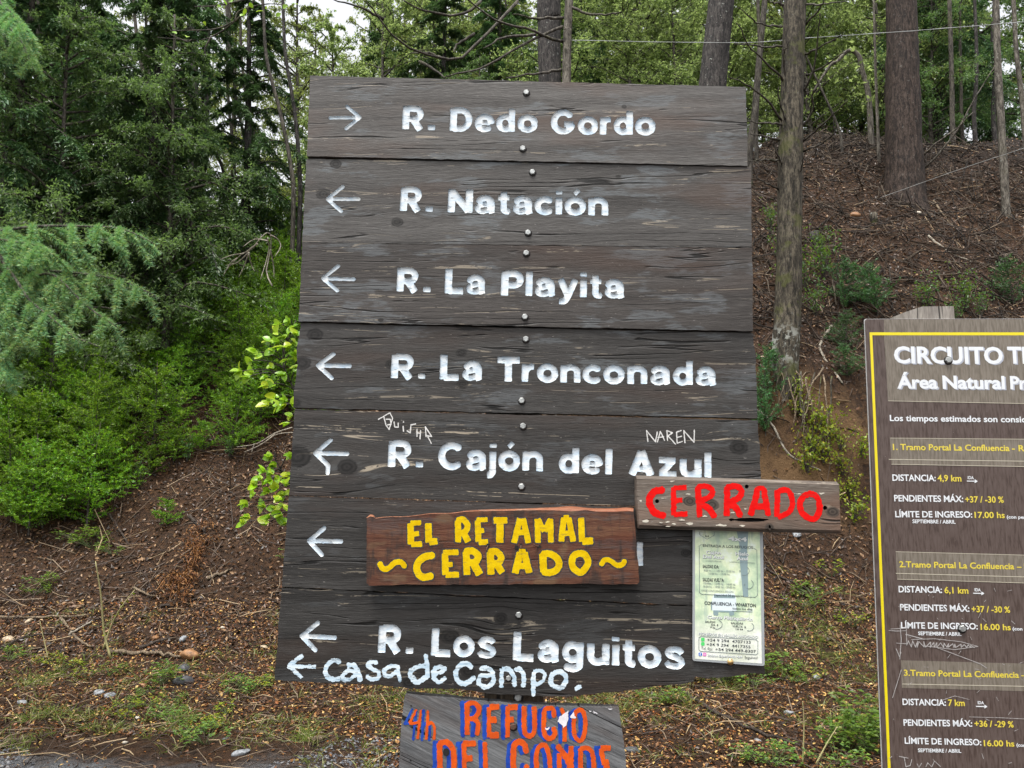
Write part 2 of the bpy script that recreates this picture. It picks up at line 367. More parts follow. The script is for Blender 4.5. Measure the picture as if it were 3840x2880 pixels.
    if kd is not None:
        ring = g.m('MULTIPLY_ADD', g.m('SINE', g.m('ADD', g.m('MULTIPLY', kd, 15.0), g.m('MULTIPLY', broad, 9.0))), .5, .5)
        kc = g.mix(ring, tuple(np.array(dark) * .4), tuple(np.array(dark) * 1.1)); kdn = g.m('ADD', kd, g.m('MULTIPLY', g.m('SUBTRACT', fin, .5), .9)); col = g.mix(g.m('MULTIPLY', g.m('SUBTRACT', 1.0, g.step(kdn, .7, .95)), .92), col, kc)
    nt_.links.new(col, b.inputs['Base Color']); b.inputs['Roughness'].default_value = rough; b.inputs['Specular IOR Level'].default_value = .22
    hg = g.m('SUBTRACT', g.m('ADD', g.m('MULTIPLY', broad, .4), fin), g.m('MULTIPLY', crk, 1.2 * cracks)); g.bump(hg, .8, .002, b)
    return m
def paint(name, col, col2, rough=.45, wear=None, wearcol=(.05, .05, .05), sx=30, sy=90, thr=.62, spec=.09):
    m, nt_, b = mat(name); g = NG(nt_); X, Y, Z = g.sep(g.obj())[:3]
    f = g.noise(g.xyz(g.m('MULTIPLY', X, sx), g.m('MULTIPLY', Y, sy), Z), 1, 4, .65); c = g.ramp(f, [(.35, col), (.65, col2)])
    if wear:
        f2 = g.noise(g.xyz(g.m('MULTIPLY', X, 30), g.m('MULTIPLY', Y, 115), 3.0), 1, 5, .72); c = g.mix(g.m('MULTIPLY', g.step(f2, thr, thr + .05), wear), c, wearcol)
    nt_.links.new(c, b.inputs['Base Color']); b.inputs['Roughness'].default_value = rough; b.inputs['Specular IOR Level'].default_value = spec
    g.bump(f, .35, .0012, b); return m
def leafmat(name, cols, trans=.4, rough=.42, tcol=None, spec=.4):
    """foliage: colour differs leaf by leaf; light passes through the blade"""
    m, nt_, b = mat(name); g = NG(nt_); rnd = g.n('ShaderNodeNewGeometry').outputs['Random Per Island']
    n = len(cols); c = g.ramp(rnd, [((i + .5) / n, q) for i, q in enumerate(cols)])
    oi = g.n('ShaderNodeObjectInfo').outputs['Random']; hsv = g.n('ShaderNodeHueSaturation'); g.put(hsv, 'Color', c); hsv.inputs['Saturation'].default_value = 1.05; g.put(hsv, 'Value', g.m('MULTIPLY_ADD', oi, .5, .75)); g.put(hsv, 'Hue', g.m('MULTIPLY_ADD', oi, .03, .485)); c = hsv.outputs[0]
    nt_.links.new(c, b.inputs['Base Color']); b.inputs['Roughness'].default_value = rough; b.inputs['Specular IOR Level'].default_value = spec
    if trans:
        t = g.n('ShaderNodeBsdfTranslucent'); g.put(t, 'Color', g.mix(.75, c, tcol or (.26, .42, .03))); mx = g.n('ShaderNodeMixShader'); mx.inputs[0].default_value = trans
        nt_.links.new(b.outputs[0], mx.inputs[1]); nt_.links.new(t.outputs[0], mx.inputs[2]); nt_.links.new(mx.outputs[0], nt_.nodes['Material Output'].inputs['Surface'])
    return m
def bark(name, c0, c1, c2, lichen=0.0, moss=0.0, sc=1.0, licol=(.42, .44, .40), foot=0.0):
    m, nt_, b = mat(name); g = NG(nt_); X, Y, Z = g.sep(g.obj())[:3]
    v = g.xyz(g.m('MULTIPLY', X, 26 * sc), g.m('MULTIPLY', Y, 26 * sc), g.m('MULTIPLY', Z, 6 * sc)); f = g.noise(v, 1, 6, .7, .6)
    f = g.m('ADD', g.m('MULTIPLY', f, .65), g.m('MULTIPLY', g.noise(g.xyz(g.m('MULTIPLY', X, 60 * sc), g.m('MULTIPLY', Y, 60 * sc), g.m('MULTIPLY', Z, 22 * sc)), 1, 4, .75), .35)); col = g.ramp(f, [(.42, tuple(np.array(c0) * .7)), (.5, c1), (.59, tuple(np.array(c2) * 1.1))])
    big = g.noise(g.obj(), 2.3 * sc, 4, .6); col = g.mix(g.m('MULTIPLY', g.step(big, .5, .7), .55), col, tuple(np.array(c0) * .8))
    if lichen: col = g.mix(g.m('MULTIPLY', g.step(g.noise(g.obj(), 17 * sc, 4, .7), .62, .68), lichen), col, licol)
    if foot: col = g.mix(g.m('MULTIPLY', g.m('SUBTRACT', 1.0, g.step(g.m('ABSOLUTE', g.m('SUBTRACT', Z, .3)), .1, .32)), g.step(g.noise(g.obj(), 11, 5, .7), .5, .57)), col, (.27, .275, .245))
    if moss: col = g.mix(g.m('MULTIPLY', g.step(g.noise(g.obj(), 3.2 * sc, 4, .65), .52, .62), moss), col, (.075, .085, .015))
    nt_.links.new(col, b.inputs['Base Color']); b.inputs['Roughness'].default_value = .8; b.inputs['Specular IOR Level'].default_value = .25; g.bump(f, .9, .02, b); return m
# ================================================================== THE TRAIL SIGN
SP = Plane(1960, 1350, 1.8, rad(1.5), rad(1.5))
sign = empty('trail_sign', mat=SP.matrix())
tag(sign, 'tall dark stained trail sign of seven planks with white carved lettering on a post', 'signpost')
def rough_outline(P, amp=.0005, step=.006, close=True):
    P = [np.asarray(p, float) for p in P]; out = []
    for a, b in zip(P, P[1:] + P[:1]):
        n = max(1, int(np.linalg.norm(b - a) / step)); e = (b - a) / (np.linalg.norm(b - a) + 1e-9); nn = np.array([-e[1], e[0]])
        off = np.convolve(RNG.normal(0, 1, n + 4), [.25, .3, .3, .15], 'same')[2:-2]
        for i in range(n): out.append(a + (b - a) * i / n + (nn * amp * off[i] * 1.6 if i else 0))
    return np.array(out)
M_white = paint('white_sign_paint', (.46, .55, .63), (.72, .73, .72), .4, .75, (.20, .23, .26), 34, 80, .575)
M_white2 = paint('pale_brushed_paint', (.34, .47, .57), (.64, .70, .73), .45, .8, (.14, .19, .23), 16, 120, .56)
M_scratch = plain('scratch_white', (.55, .54, .52), .8)
M_zinc = plain('zinc', (.36, .37, .36), .45, .7, .35, 160)
M_rust = plain('rusty_iron', (.09, .05, .035), .7, .4, .4, 300)
M_bolt_shade = plain('bolt_shade', (.014, .011, .010), .8)  # near-black disc colour: painted shade round the bolt heads
M_hole = plain('hole_dark', (.006, .005, .005), .9)  # near-black, paints in the shade inside holes
z1 = zm(1000, 250, .85895); z2 = zm(1000, 850, .85895); z3 = zm(1000, 1450, .85895); z4 = zm(1000, 1850, .85895); z5 = zm(1000, 2280, .85895)
def knot(z, x, y, r): s = SP.st(*z((x, y))); return (s[0], s[1], r)
D_, Mi, Li = (.029, .0265, .0245), (.057, .053, .0495), (.093, .088, .083)
def dk(k, t=(1, 1, 1)): return tuple(tuple(np.array(c) * k * np.array(t)) for c in (D_, Mi, Li))
bw = [
 dict(k=1.3, kn=[knot(z1, 1560, 178, .006)], bl=.5, st=.7),
 dict(k=1.0, kn=[knot(z1, 302, 425, .014), knot(z1, 247, 556, .017), knot(z1, 570, 678, .014), knot(z1, 1535, 480, .006)], bl=.55, st=.55),
 dict(k=.78, kn=[knot(z2, 500, 410, .006)], bl=.45, st=.6, t=(1.04, .99, .97)),
 dict(k=.64, kn=[knot(z2, 210, 472, .018), knot(z2, 155, 595, .02), knot(z2, 545, 600, .013), knot(z2, 850, 550, .012), knot(z2, 855, 688, .012), knot(z3, 128, 70, .012)], bl=.4, st=.5),
 dict(k=.60, kn=[knot(z3, 350, 350, .022), knot(z3, 135, 305, .03), knot(z3, 2060, 265, .02)], bl=.2, st=.85),
 dict(k=.52, kn=[knot(z4, 1830, 260, .01)], bl=.15, st=.4),
 dict(k=.44, kn=[knot(z4, 1022, 545, .015), knot(z4, 800, 625, .02), knot(z4, 620, 825, .014), knot(z5, 880, 275, .015)], bl=.1, st=.5)]
BOUT = [  # outlines in photograph pixels, clockwise from top left
 [(1163, 283), (2797, 326), (2799, 420), (2803, 530), (2804, 622), (1150, 585)],
 [(1149, 595), (2817, 627), (2818, 790), (2820, 928), (1133, 909)],
 [(1133, 911), (2821, 930), (2823, 1242), (1120, 1205)],
 [(1124, 1212), (2823, 1249), (2826, 1290), (2836, 1340), (2833, 1385), (2838, 1460), (2840, 1568), (1100, 1529), (1101, 1477), (1116, 1370), (1113, 1300), (1128, 1225)],
 [(1105, 1535), (2842, 1576), (2850, 1720), (2860, 1913), (1083, 1857)],
 [(1083, 1861), (2860, 1917), (2864, 2100), (2866, 2283), (1056, 2200)],
 [(1056, 2205), (2866, 2288), (2868, 2527), (2813, 2525), (2760, 2534), (2718, 2538), (2640, 2543), (2606, 2538), (2600, 2556), (2545, 2568), (2469, 2572), (2390, 2586), (2305, 2594), (2134, 2613), (2039, 2613), (1816, 2598), (1713, 2583), (1550, 2582), (1370, 2566), (1197, 2560), (1030, 2551)]]
PROUD = [.004, 0, .005, -.001, .001, 0, .002]
TH = .026
WORDS = [
 (z1, [('R.', (592, 275), (732, 277), 103), ('Dedo', (798, 281), (1180, 287), 102), ('Gordo', (1240, 293), (1697, 299), 103)]),
 (z1, [('R.', (583, 630), (722, 634), 105), ('Natación', (790, 637), (1492, 650), 103)]),
 (z2, [('R.', (567, 283), (712, 286), 105), ('La', (778, 292), (955, 296), 110), ('Playita', (1022, 299), (1563, 313), 107)]),
 (z2, [('R.', (543, 662), (690, 665), 105), ('La', (757, 668), (940, 671), 110), ('Tronconada', (1005, 675), (1962, 694), 106)]),
 (z3, [('R.', (532, 350), (680, 353), 115), ('Cajón', (748, 360), (1205, 370), 116), ('del', (1272, 375), (1508, 383), 113), ('Azul', (1580, 385), (1942, 398), 110)]),
 (z4, []),
 (z4, [('R.', (486, 695), (638, 700), 120), ('Los', (718, 708), (1000, 718), 120), ('Laguitos', (1075, 728), (1825, 768), 125)])]
ARROWS = [
 (z1, [[(278, 224), (408, 222)], [(350, 174), (408, 222), (347, 270)]], 16),
 (z1, [[(268, 578), (402, 578)], [(333, 524), (266, 578), (325, 631)]], 17),
 (z2, [[(248, 226), (380, 230)], [(312, 172), (246, 226), (308, 279)]], 17),
 (z2, [[(226, 606), (362, 608)], [(292, 556), (224, 606), (284, 661)]], 19),
 (z3, [[(215, 290), (350, 293)], [(280, 233), (213, 290), (270, 346)], [(268, 350), (266, 376)]], 20),
 (z4, [[(188, 207), (325, 210)], [(250, 153), (186, 207), (240, 268)]], 20),
 (z4, [[(155, 622), (296, 630)], [(222, 567), (153, 622), (212, 683)]], 20)]
BOLTS = [[(z1, 1133, 114), (z1, 1118, 358)], [(z1, 1160, 461), (z1, 1141, 725)], [(z2, 1133, 116), (z2, 1127, 394)], [(z2, 1131, 491), (z3, 1113, 61)],
         [(z3, 1119, 172), (z3, 1112, 436)], [], [(z4, 1100, 530), (z4, 1056, 806)]]
BLAB = ['topmost plank, carved R. Dedo Gordo', 'second plank, carved R. Natación', 'third plank, carved R. La Playita', 'fourth plank, carved R. La Tronconada', 'fifth plank, carved R. Cajón del Azul, with graffiti', 'sixth plank, mostly covered, with a carved arrow', 'lowest plank, broken along the bottom, carved R. Los Laguitos']
def px_strokes(z, lines, wpx, k, dn, cap='r', pl=SP, smooth=False):
    out = []; q0 = pl.st(*z((0, 0)), dn); q1 = pl.st(*z((100, 0)), dn); mpp = np.linalg.norm(q1 - q0) / 100
    for L in lines:
        ww = wpx
        if isinstance(L, tuple): L, ww = L
        P = np.array([pl.st(*z(p), dn) for p in L])
        if smooth and len(P) > 2: P = smoothline(P, len(P) * 5)
        out.append((P, ww * mpp * k, cap))
    return out
def hexbolt(parent, x, y, z, r=.0075, hgt=.006, m=None, shade_ring=True):
    mb = MB(); a0 = random.random()
    prof = [(r * 1.0, 0), (r * 1.0, hgt * .8), (r * .82, hgt), (0.0001, hgt)]
    ring = []
    for rr, zz in prof: ring.append([(x + rr * math.cos(a0 + i * math.pi / 3), y + rr * math.sin(a0 + i * math.pi / 3), z + zz) for i in range(6)])
    V = [p for r_ in ring for p in r_]; Fc = []
    for k in range(3):
        for i in range(6): Fc.append((k * 6 + i, k * 6 + (i + 1) % 6, k * 6 + 6 + (i + 1) % 6, k * 6 + 6 + i))
    mb.add(V, Fc, 0, False)
    if shade_ring:  # thin disc set slightly low, coloured as the shadow around the bolt
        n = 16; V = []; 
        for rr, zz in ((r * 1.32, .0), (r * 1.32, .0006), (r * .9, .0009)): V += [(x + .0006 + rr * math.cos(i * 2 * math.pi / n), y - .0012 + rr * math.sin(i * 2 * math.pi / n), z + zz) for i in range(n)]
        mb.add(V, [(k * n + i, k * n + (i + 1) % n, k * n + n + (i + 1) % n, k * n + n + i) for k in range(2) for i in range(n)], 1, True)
    return mb.build('bolt', [m or M_zinc, M_bolt_shade], parent)
# the post
pst = lambda u, v: SP.st(u, v, -.03)
pl_, pr_ = pst(1816, 2570)[0], pst(2038, 2570)[0]; ptop = pst(1960, 330)[1]
M_post = wood('dark_post_wood', (.02, .014, .009), (.045, .032, .021), (.085, .062, .038), 31, ang=math.pi / 2, streak=.2, bluish=.1)
mb = MB(); c_ = .008; xs = [(pl_ + c_, -.03), (pr_ - c_, -.03), (pr_, -.03 - c_), (pr_, -.15 + c_), (pr_ - c_, -.15), (pl_ + c_, -.15), (pl_, -.15 + c_), (pl_, -.03 - c_)]
V = [(x, y, z) for y in (-.35, .4, .9, ptop) for x, z in xs]; n = 8
mb.add(V, [(k * n + i, k * n + (i + 1) % n, k * n + n + (i + 1) % n, k * n + n + i) for k in range(3) for i in range(n)] + [tuple(3 * n + i for i in range(n))], 0, False)
post = mb.build('post', M_post, sign)
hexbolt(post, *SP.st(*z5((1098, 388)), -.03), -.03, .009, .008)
GROOVE = .0035
for bi in range(7):
    dn = PROUD[bi]; kn = bw[bi]['kn']; dd = dk(bw[bi]['k'], bw[bi].get('t', (1, 1, 1)))
    wm = wood('stained_plank_%s' % 'abcdefg'[bi], *dd, seed=bi * 13.7, knots=kn, streak=bw[bi]['st'], bluish=bw[bi]['bl'])
    outl = rough_outline([SP.st(u, v, dn) for u, v in BOUT[bi]], .0005 if bi < 6 else .0009)
    st = []; z, wl = WORDS[bi]
    for t, p0, p1, hp in wl:
        a = SP.st(*z(p0), dn); b_ = SP.st(*z(p1), dn); c = SP.st(*z((p0[0], p0[1] - hp)), dn); e = b_ - a; nn = np.array([-e[1], e[0]]); nn /= np.linalg.norm(nn)
        st.append(word_strokes(t, a, b_, nn * np.linalg.norm(c - a)))
    if bi == 5: st.append(px_strokes(z4, [[(1630, 212), (1631, 316)]], 27, 1, dn, 'b'))
    ar = px_strokes(ARROWS[bi][0], ARROWS[bi][1], ARROWS[bi][2], 1, dn)
    cut = [sdf_loops(w_, .0008, .0009, (0, -.0004)) for w_ in st]; lo_l = [L for c in cut for L in c[0]]
    la, lai = sdf_loops(ar, .0008, .0009, (0, -.0004))
    mb = MB()
    addfill(mb, [outl] + lo_l + la, dn - GROOVE - .001, dn)
    addfill(mb, [outl + (outl.mean(0) - outl) * .0004], dn - TH, dn - GROOVE - .0014)
    bo = mb.build('board', wm, sign); bo['label'] = BLAB[bi]
    for c in cut:
        m2 = MB(); addfill(m2, c[1], dn - GROOVE, dn - GROOVE); walls(m2, c[1], dn - GROOVE, dn + .0003); m2.build('lettering', M_white, bo)
    m2 = MB(); addfill(m2, lai, dn - GROOVE, dn - GROOVE); walls(m2, lai, dn - GROOVE, dn + .0003); m2.build('arrow', M_white, bo)
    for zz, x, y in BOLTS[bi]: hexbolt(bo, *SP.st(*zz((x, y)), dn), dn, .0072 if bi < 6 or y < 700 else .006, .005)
    if bi == 4:
        zh = zm(1400, 1530, .5651)
        g1 = [[(35, 75), (110, 32), (128, 68), (105, 142), (85, 115), (70, 60)], [(85, 75), (112, 75), (118, 108), (95, 112)], [(138, 92), (142, 126), (166, 128), (165, 100)], [(198, 122), (200, 155)], [(200, 92), (201, 94)], [(225, 152), (245, 165), (250, 112), (280, 106)], [(290, 140), (290, 188)], [(290, 165), (312, 168)], [(314, 150), (310, 205)], [(345, 125), (350, 190)], [(345, 125), (388, 190), (350, 180)], [(362, 190), (385, 235)]]
        g2 = [[(1822, 222), (1813, 150), (1872, 225), (1884, 160)], [(1885, 225), (1905, 155), (1932, 215)], [(1888, 195), (1926, 192)], [(1952, 215), (1948, 150), (1985, 165), (1955, 185), (2005, 240)], [(2042, 150), (2012, 160), (2016, 234), (2050, 222)], [(2013, 196), (2044, 188)], [(2068, 230), (2060, 150), (2128, 228), (2130, 146)]]
        for gg in (g1, g2): m2 = MB(); addfill(m2, sdf_loops(px_strokes(zh, gg, 7, 1, dn), .0004, .0006)[0], dn + .0002, dn + .0005); m2.build('graffiti', M_scratch, bo)
    if bi == 6:
        zd = zm(1040, 2430, .31646); ze = zm(1640, 2430, .27125)
        d1 = [([(120, 215), (330, 220), (455, 225)], 48), ([(305, 85), (135, 205)], 50), ([(130, 210), (295, 355)], 52),
              [(745, 165), (680, 145), (605, 190), (570, 270), (600, 350), (670, 375), (735, 360)], [(835, 205), (900, 205), (945, 260), (985, 390)], ([(935, 285), (840, 270), (775, 330), (790, 370), (850, 375), (935, 315)], 50),
              ([(1178, 178), (1110, 168), (1072, 210), (1130, 250), (1200, 290), (1195, 355), (1120, 368), (1062, 335)], 52), ([(1425, 218), (1340, 220), (1265, 270), (1280, 322), (1340, 328), (1415, 270)], 52), ([(1430, 210), (1432, 290), (1452, 390)], 50),
              ([(1755, 85), (1775, 200), (1780, 350)], 58), [(1775, 220), (1680, 218), (1585, 270), (1578, 335), (1640, 400), (1700, 385), (1785, 330)], ([(1600, 330), (1640, 410)], 60), ([(1865, 312), (1960, 272), (1985, 240), (1920, 222), (1855, 260), (1845, 330), (1885, 385), (1930, 400), (1995, 348)], 50)]
        e1 = [[(475, 262), (400, 215), (310, 250), (255, 340), (278, 440), (350, 492), (440, 462), (512, 405)], ([(600, 290), (690, 280), (765, 350), (770, 460), (700, 530), (630, 530), (568, 475), (590, 400), (650, 380), (745, 378)], 68),
              ([(890, 280), (885, 540)], 70), ([(900, 295), (980, 290), (1050, 370), (1070, 530)], 72), ([(1085, 300), (1140, 292), (1192, 380), (1188, 540)], 66), ([(1332, 330), (1325, 500), (1330, 655)], 66), ([(1332, 330), (1420, 308), (1485, 360), (1462, 450), (1380, 495), (1300, 490)], 56),
              [(1650, 330), (1578, 390), (1572, 480), (1640, 540), (1720, 542), (1775, 460), (1762, 370), (1700, 330), (1650, 330)], ([(1900, 570), (1990, 530)], 62)]
        ss = px_strokes(zd, d1, 60, .9, dn, 'b', smooth=True) + px_strokes(ze, e1, 76, .9, dn, 'b', smooth=True)
        m2 = MB(); addfill(m2, sdf_loops(ss, .0006, .0022)[0], dn + .0002, dn + .0005); lt = m2.build('lettering', M_white2, bo); lt['label'] = 'thin brush-painted words Casa de Campo with a small arrow'
# ------------------------------------------------------------------ EL RETAMAL CERRADO board
def sub_root(name, label, cat, dn, group=None):
    m = SP.matrix(); o = empty(name, mat=m); tag(o, label, cat, group); return o
ra = zm(1360, 1880, .24412); rb = zm(1880, 1880, .24412)
dn = .029; eb = sub_root('closed_notice_board', 'reddish brown rough board with yellow words El Retamal Cerrado nailed across the dark planks', 'notice board', dn)
front = [ra(p) for p in [(62, 258), (120, 232), (165, 240), (200, 262), (270, 252), (420, 240), (700, 236), (1050, 192), (1350, 188), (1600, 160), (1900, 150), (2130, 145)]] + [rb(p) for p in [(300, 140), (600, 135), (850, 142), (1000, 150), (1130, 150), (1300, 135), (1450, 155), (1700, 160), (1900, 150), (2028, 155), (2040, 260), (2062, 430), (2070, 600), (2082, 800), (2108, 1000), (2118, 1240), (2090, 1272), (1450, 1272), (1200, 1260), (1000, 1270), (500, 1270), (0, 1280)]] + [ra(p) for p in [(1600, 1280), (1400, 1270), (1250, 1285), (900, 1280), (700, 1275), (100, 1298), (62, 1258), (60, 700)]]
wane = [ra(p) for p in [(62, 252), (115, 203), (168, 212), (200, 258), (270, 246), (420, 234), (700, 228), (1050, 184), (1350, 178), (1600, 143), (1900, 124), (2130, 118)]] + [rb(p) for p in [(300, 112), (600, 100), (850, 90), (1000, 76), (1130, 78), (1300, 98), (1450, 106), (1700, 108), (1900, 95), (2028, 103)]]
M_red = wood('reddish_plank', (.034, .013, .008), (.080, .031, .018), (.14, .068, .036), 77, knots=[], streak=.25, bluish=.55, patch=(.06, .055, .055), cracks=.7, specks=.15, streakcol=(.2, .12, .07), fine=.8, stain=.75)
fl = rough_outline([SP.st(*p, dn) for p in front], .0005, .004)
mb = MB(); addfill(mb, [fl], dn - .024, dn); mb.build('board', M_red, eb)
A_ = np.array([np.r_[SP.st(*p, dn), dn + .0002] for p in front[:len(wane)]]); Bk = np.array([np.r_[SP.st(*p, dn - .014), dn - .014] for p in wane])
A_ = smoothline(A_, 90); Bk = smoothline(Bk, 90); Ck = Bk.copy(); Ck[:, 2] = dn - .0235; Ck[:, 1] -= .002
V = np.vstack([A_, (A_ + Bk) / 2 + [0, .0008, .003], Bk, Ck]); i = np.arange(89); Fq = np.concatenate([np.stack([i + k * 90, i + 1 + k * 90, i + 91 + k * 90, i + 90 + k * 90], 1) for k in range(3)])
M_wane = wood('raw_orange_wood', (.10, .038, .018), (.18, .07, .036), (.28, .125, .07), 5, streak=.2, bluish=0, specks=0, cracks=.6)
mb = MB(); mb.add(V, Fq); mb.build('wane_edge', M_wane, eb)
s1 = [([(735, 335), (742, 660)], 100), ([(735, 335), (900, 328)], 78), ([(740, 508), (866, 493)], 72), ([(745, 662), (915, 655)], 82), ([(1008, 335), (1015, 635)], 102), ([(1020, 628), (1150, 610)], 98),
      ([(1462, 295), (1468, 630)], 92), ([(1465, 290), (1545, 282), (1612, 370), (1572, 465), (1490, 490)], 92), ([(1550, 490), (1625, 622)], 98), ([(1765, 295), (1778, 625)], 92), ([(1750, 285), (1920, 280)], 74), ([(1775, 452), (1866, 446)], 70), ([(1780, 628), (1925, 624)], 82),
      ([(2010, 292), (2225, 292)], 98), ([(2112, 300), (2106, 635)], 112),
      ([(1080, 830), (965, 850), (875, 910), (832, 1000), (852, 1100), (935, 1165), (1062, 1145)], 108), ([(1265, 800), (1270, 1130)], 98), ([(1235, 788), (1472, 780)], 84), ([(1270, 972), (1385, 966)], 76), ([(1275, 1130), (1480, 1126)], 88),
      ([(1590, 770), (1602, 1130)], 105), ([(1590, 765), (1690, 765), (1772, 835), (1740, 925), (1630, 945)], 105), ([(1700, 950), (1800, 1125)], 118), ([(1958, 775), (1972, 1125)], 108), ([(1955, 772), (2055, 775), (2125, 855), (2090, 945), (1990, 955)], 98), ([(2050, 960), (2148, 1095)], 105),
      ([(262, 950), (300, 1022), (360, 1045), (430, 1000), (500, 940), (590, 935), (650, 1000)], 82)]
s2 = [([(285, 262), (195, 640)], 92), ([(332, 262), (418, 640)], 92), ([(235, 478), (385, 478)], 88), ([(555, 268), (562, 635)], 92), ([(560, 270), (660, 465)], 86), ([(660, 465), (758, 270)], 86), ([(755, 268), (762, 630)], 88), ([(962, 250), (920, 618)], 92), ([(1032, 250), (1108, 618)], 90), ([(950, 490), (1080, 490)], 80), ([(960, 252), (1040, 250)], 88),
      ([(1225, 250), (1238, 620)], 98), ([(1240, 615), (1410, 607)], 108), ([(290, 785), (210, 1108)], 108), ([(352, 785), (428, 1100)], 106), ([(240, 992), (400, 992)], 100), ([(270, 778), (375, 778)], 95), ([(635, 805), (652, 1090)], 112), ([(640, 808), (745, 805), (850, 870), (888, 960), (842, 1055), (745, 1092), (655, 1092)], 105),
      ([(1205, 790), (1112, 840), (1085, 940), (1120, 1040), (1215, 1090), (1290, 1030), (1330, 930), (1290, 830), (1205, 790)], 104), ([(1535, 970), (1580, 905), (1660, 905), (1740, 960), (1800, 985), (1868, 962), (1890, 915)], 78)]
ss = px_strokes(ra, s1, 95, 1.0, dn, 'b', smooth=True) + px_strokes(rb, s2, 95, .98, dn, 'b', smooth=True)
Ly, Lo = sdf_loops(ss, .0005, .0009, (0, .0028))
M_yel = paint('yellow_paint', (.52, .33, .0), (.64, .45, .003), .42, .45, (.22, .15, .03), 40, 60, .57)
M_out = paint('charcoal_outline_paint', (.03, .03, .03), (.075, .065, .06), .6, .4, (.09, .05, .035), 40, 60, .58)
m2 = MB(); addfill(m2, Lo, dn + .0001, dn + .0003); m2.build('lettering_outline', M_out, eb)
m2 = MB(); addfill(m2, Ly, dn + .0002, dn + .0005); m2.build('lettering', M_yel, eb)
for P in ([ra((1930, 665)), ra((1918, 700)), ra((1905, 735)), ra((1900, 765))], [rb((300, 665)), rb((302, 690)), rb((302, 720))], [rb((590, 690)), rb((540, 690)), rb((495, 655))]):
    L = [np.r_[SP.st(*p, dn), dn + .001 + .003 * min(k, 2)] for k, p in enumerate(P)]; L[0][2] = dn - .004
    mb = MB(); tube(mb, smoothline(L, 9), .0013, 6); mb.build('nail', M_rust, eb)
for p, r in ((ra((1925, 672)), 26), (rb((235, 705)), 30), (rb((305, 665)), 18), (rb((590, 692)), 22)):
    c = SP.st(*p, dn); t = np.linspace(0, 6.28, 14)[:-1]; mb = MB(); addfill(mb, [np.c_[c[0] + r * .00015 * np.cos(t), c[1] + r * .00015 * np.sin(t)]], dn + .0009, dn + .0012); mb.build('nail_hole', M_hole, eb)
# ------------------------------------------------------------------ red CERRADO board
rc = zm(2370, 1760, .36166); dn = .036
cb = sub_root('closed_notice_board', 'weathered grey brown plank with bright red word Cerrado sticking out past the right edge', 'notice board', dn)
fo = [rc(p) for p in [(48, 98), (400, 108), (900, 124), (1500, 140), (2148, 160), (2156, 400), (2162, 632), (1500, 618), (900, 600), (300, 585), (75, 578), (58, 330)]]
outer = [rc(p) for p in [(40, 62), (400, 73), (900, 90), (1500, 108), (2122, 128), (2150, 400), (2165, 668), (1500, 655), (900, 637), (300, 618), (62, 612), (42, 330)]]
def circ(z, x, y, rx, ry=None, d=dn, n=14):
    t = np.linspace(0, 2 * math.pi, n, endpoint=False); ry = ry or rx; return np.array([SP.st(*z((x + rx * math.cos(a), y + ry * math.sin(a))), d) for a in t])
slot = np.array([SP.st(*rc(p), dn) for p in [(1000, 520), (1030, 508), (1070, 515), (1130, 505), (1230, 502), (1330, 508), (1430, 518), (1360, 540), (1250, 545), (1120, 540), (1060, 530), (1025, 540)]])
holes = [circ(rc, 260, 330, 21), circ(rc, 1190, 178, 21), circ(rc, 2003, 400, 22), circ(rc, 1428, 605, 14, 27), slot]
kn = [(*SP.st(*rc(p), dn), r) for p, r in (((600, 330), .013), ((830, 370), .015), ((2080, 440), .014), ((1428, 600), .009))]
M_greyb = wood('weathered_brown_plank', (.055, .044, .036), (.115, .092, .075), (.19, .165, .14), 51, knots=kn, streak=.35, bluish=.15, fine=.9, patch=(.10, .06, .04), specks=.6)
F2 = np.array([SP.st(*p, dn) for p in fo]); O2 = np.array([SP.st(*p, dn - .007) for p in outer])
mb = MB(); addfill(mb, [F2] + holes, dn - .006, dn)
n = len(F2); V = np.vstack([np.c_[F2, np.full(n, dn)], np.c_[O2, np.full(n, dn - .007)], np.c_[O2, np.full(n, dn - .031)]]); i = np.arange(n); j = (i + 1) % n
mb.add(V, np.concatenate([np.stack([i + k * n, j + k * n, j + k * n + n, i + k * n + n], 1) for k in range(2)]), 0, False)
addfill(mb, [F2 * .9995 + F2.mean(0) * .0005], dn - .0315, dn - .0175)
mb.build('board', M_greyb, cb)
for h in holes:
    hh = [h + (h.mean(0) - h) * .03]; mb = MB(); walls(mb, hh, dn - .0172, dn - .0003); addfill(mb, hh, dn - .0172, dn - .0172); mb.build('nail_hole', M_hole, cb)
s3 = [([(322, 212), (240, 228), (182, 290), (188, 370), (240, 450), (335, 482)], 80), ([(432, 185), (432, 480)], 62), ([(430, 195), (565, 188)], 56), ([(430, 325), (525, 320)], 52), ([(430, 468), (578, 464)], 60),
      ([(682, 185), (702, 495)], 66), ([(682, 185), (762, 172), (830, 212), (820, 270), (740, 320), (695, 345)], 62), ([(725, 365), (800, 410), (852, 485)], 74), ([(985, 180), (982, 485)], 68), ([(985, 185), (1075, 172), (1135, 225), (1100, 300), (1000, 340)], 66), ([(1045, 355), (1092, 420), (1118, 475)], 72), ([(1000, 380), (1060, 380)], 60),
      ([(1302, 195), (1272, 330), (1228, 475)], 66), ([(1365, 195), (1390, 350), (1412, 475)], 66), ([(1275, 385), (1390, 385)], 66), ([(1300, 195), (1370, 195)], 52), ([(1508, 215), (1502, 495)], 62), ([(1500, 238), (1592, 212), (1650, 270), (1660, 380), (1612, 455), (1515, 492)], 62), ([(1830, 250), (1762, 300), (1740, 380), (1780, 470), (1880, 515), (1935, 450), (1942, 350), (1900, 270), (1830, 250)], 66)]
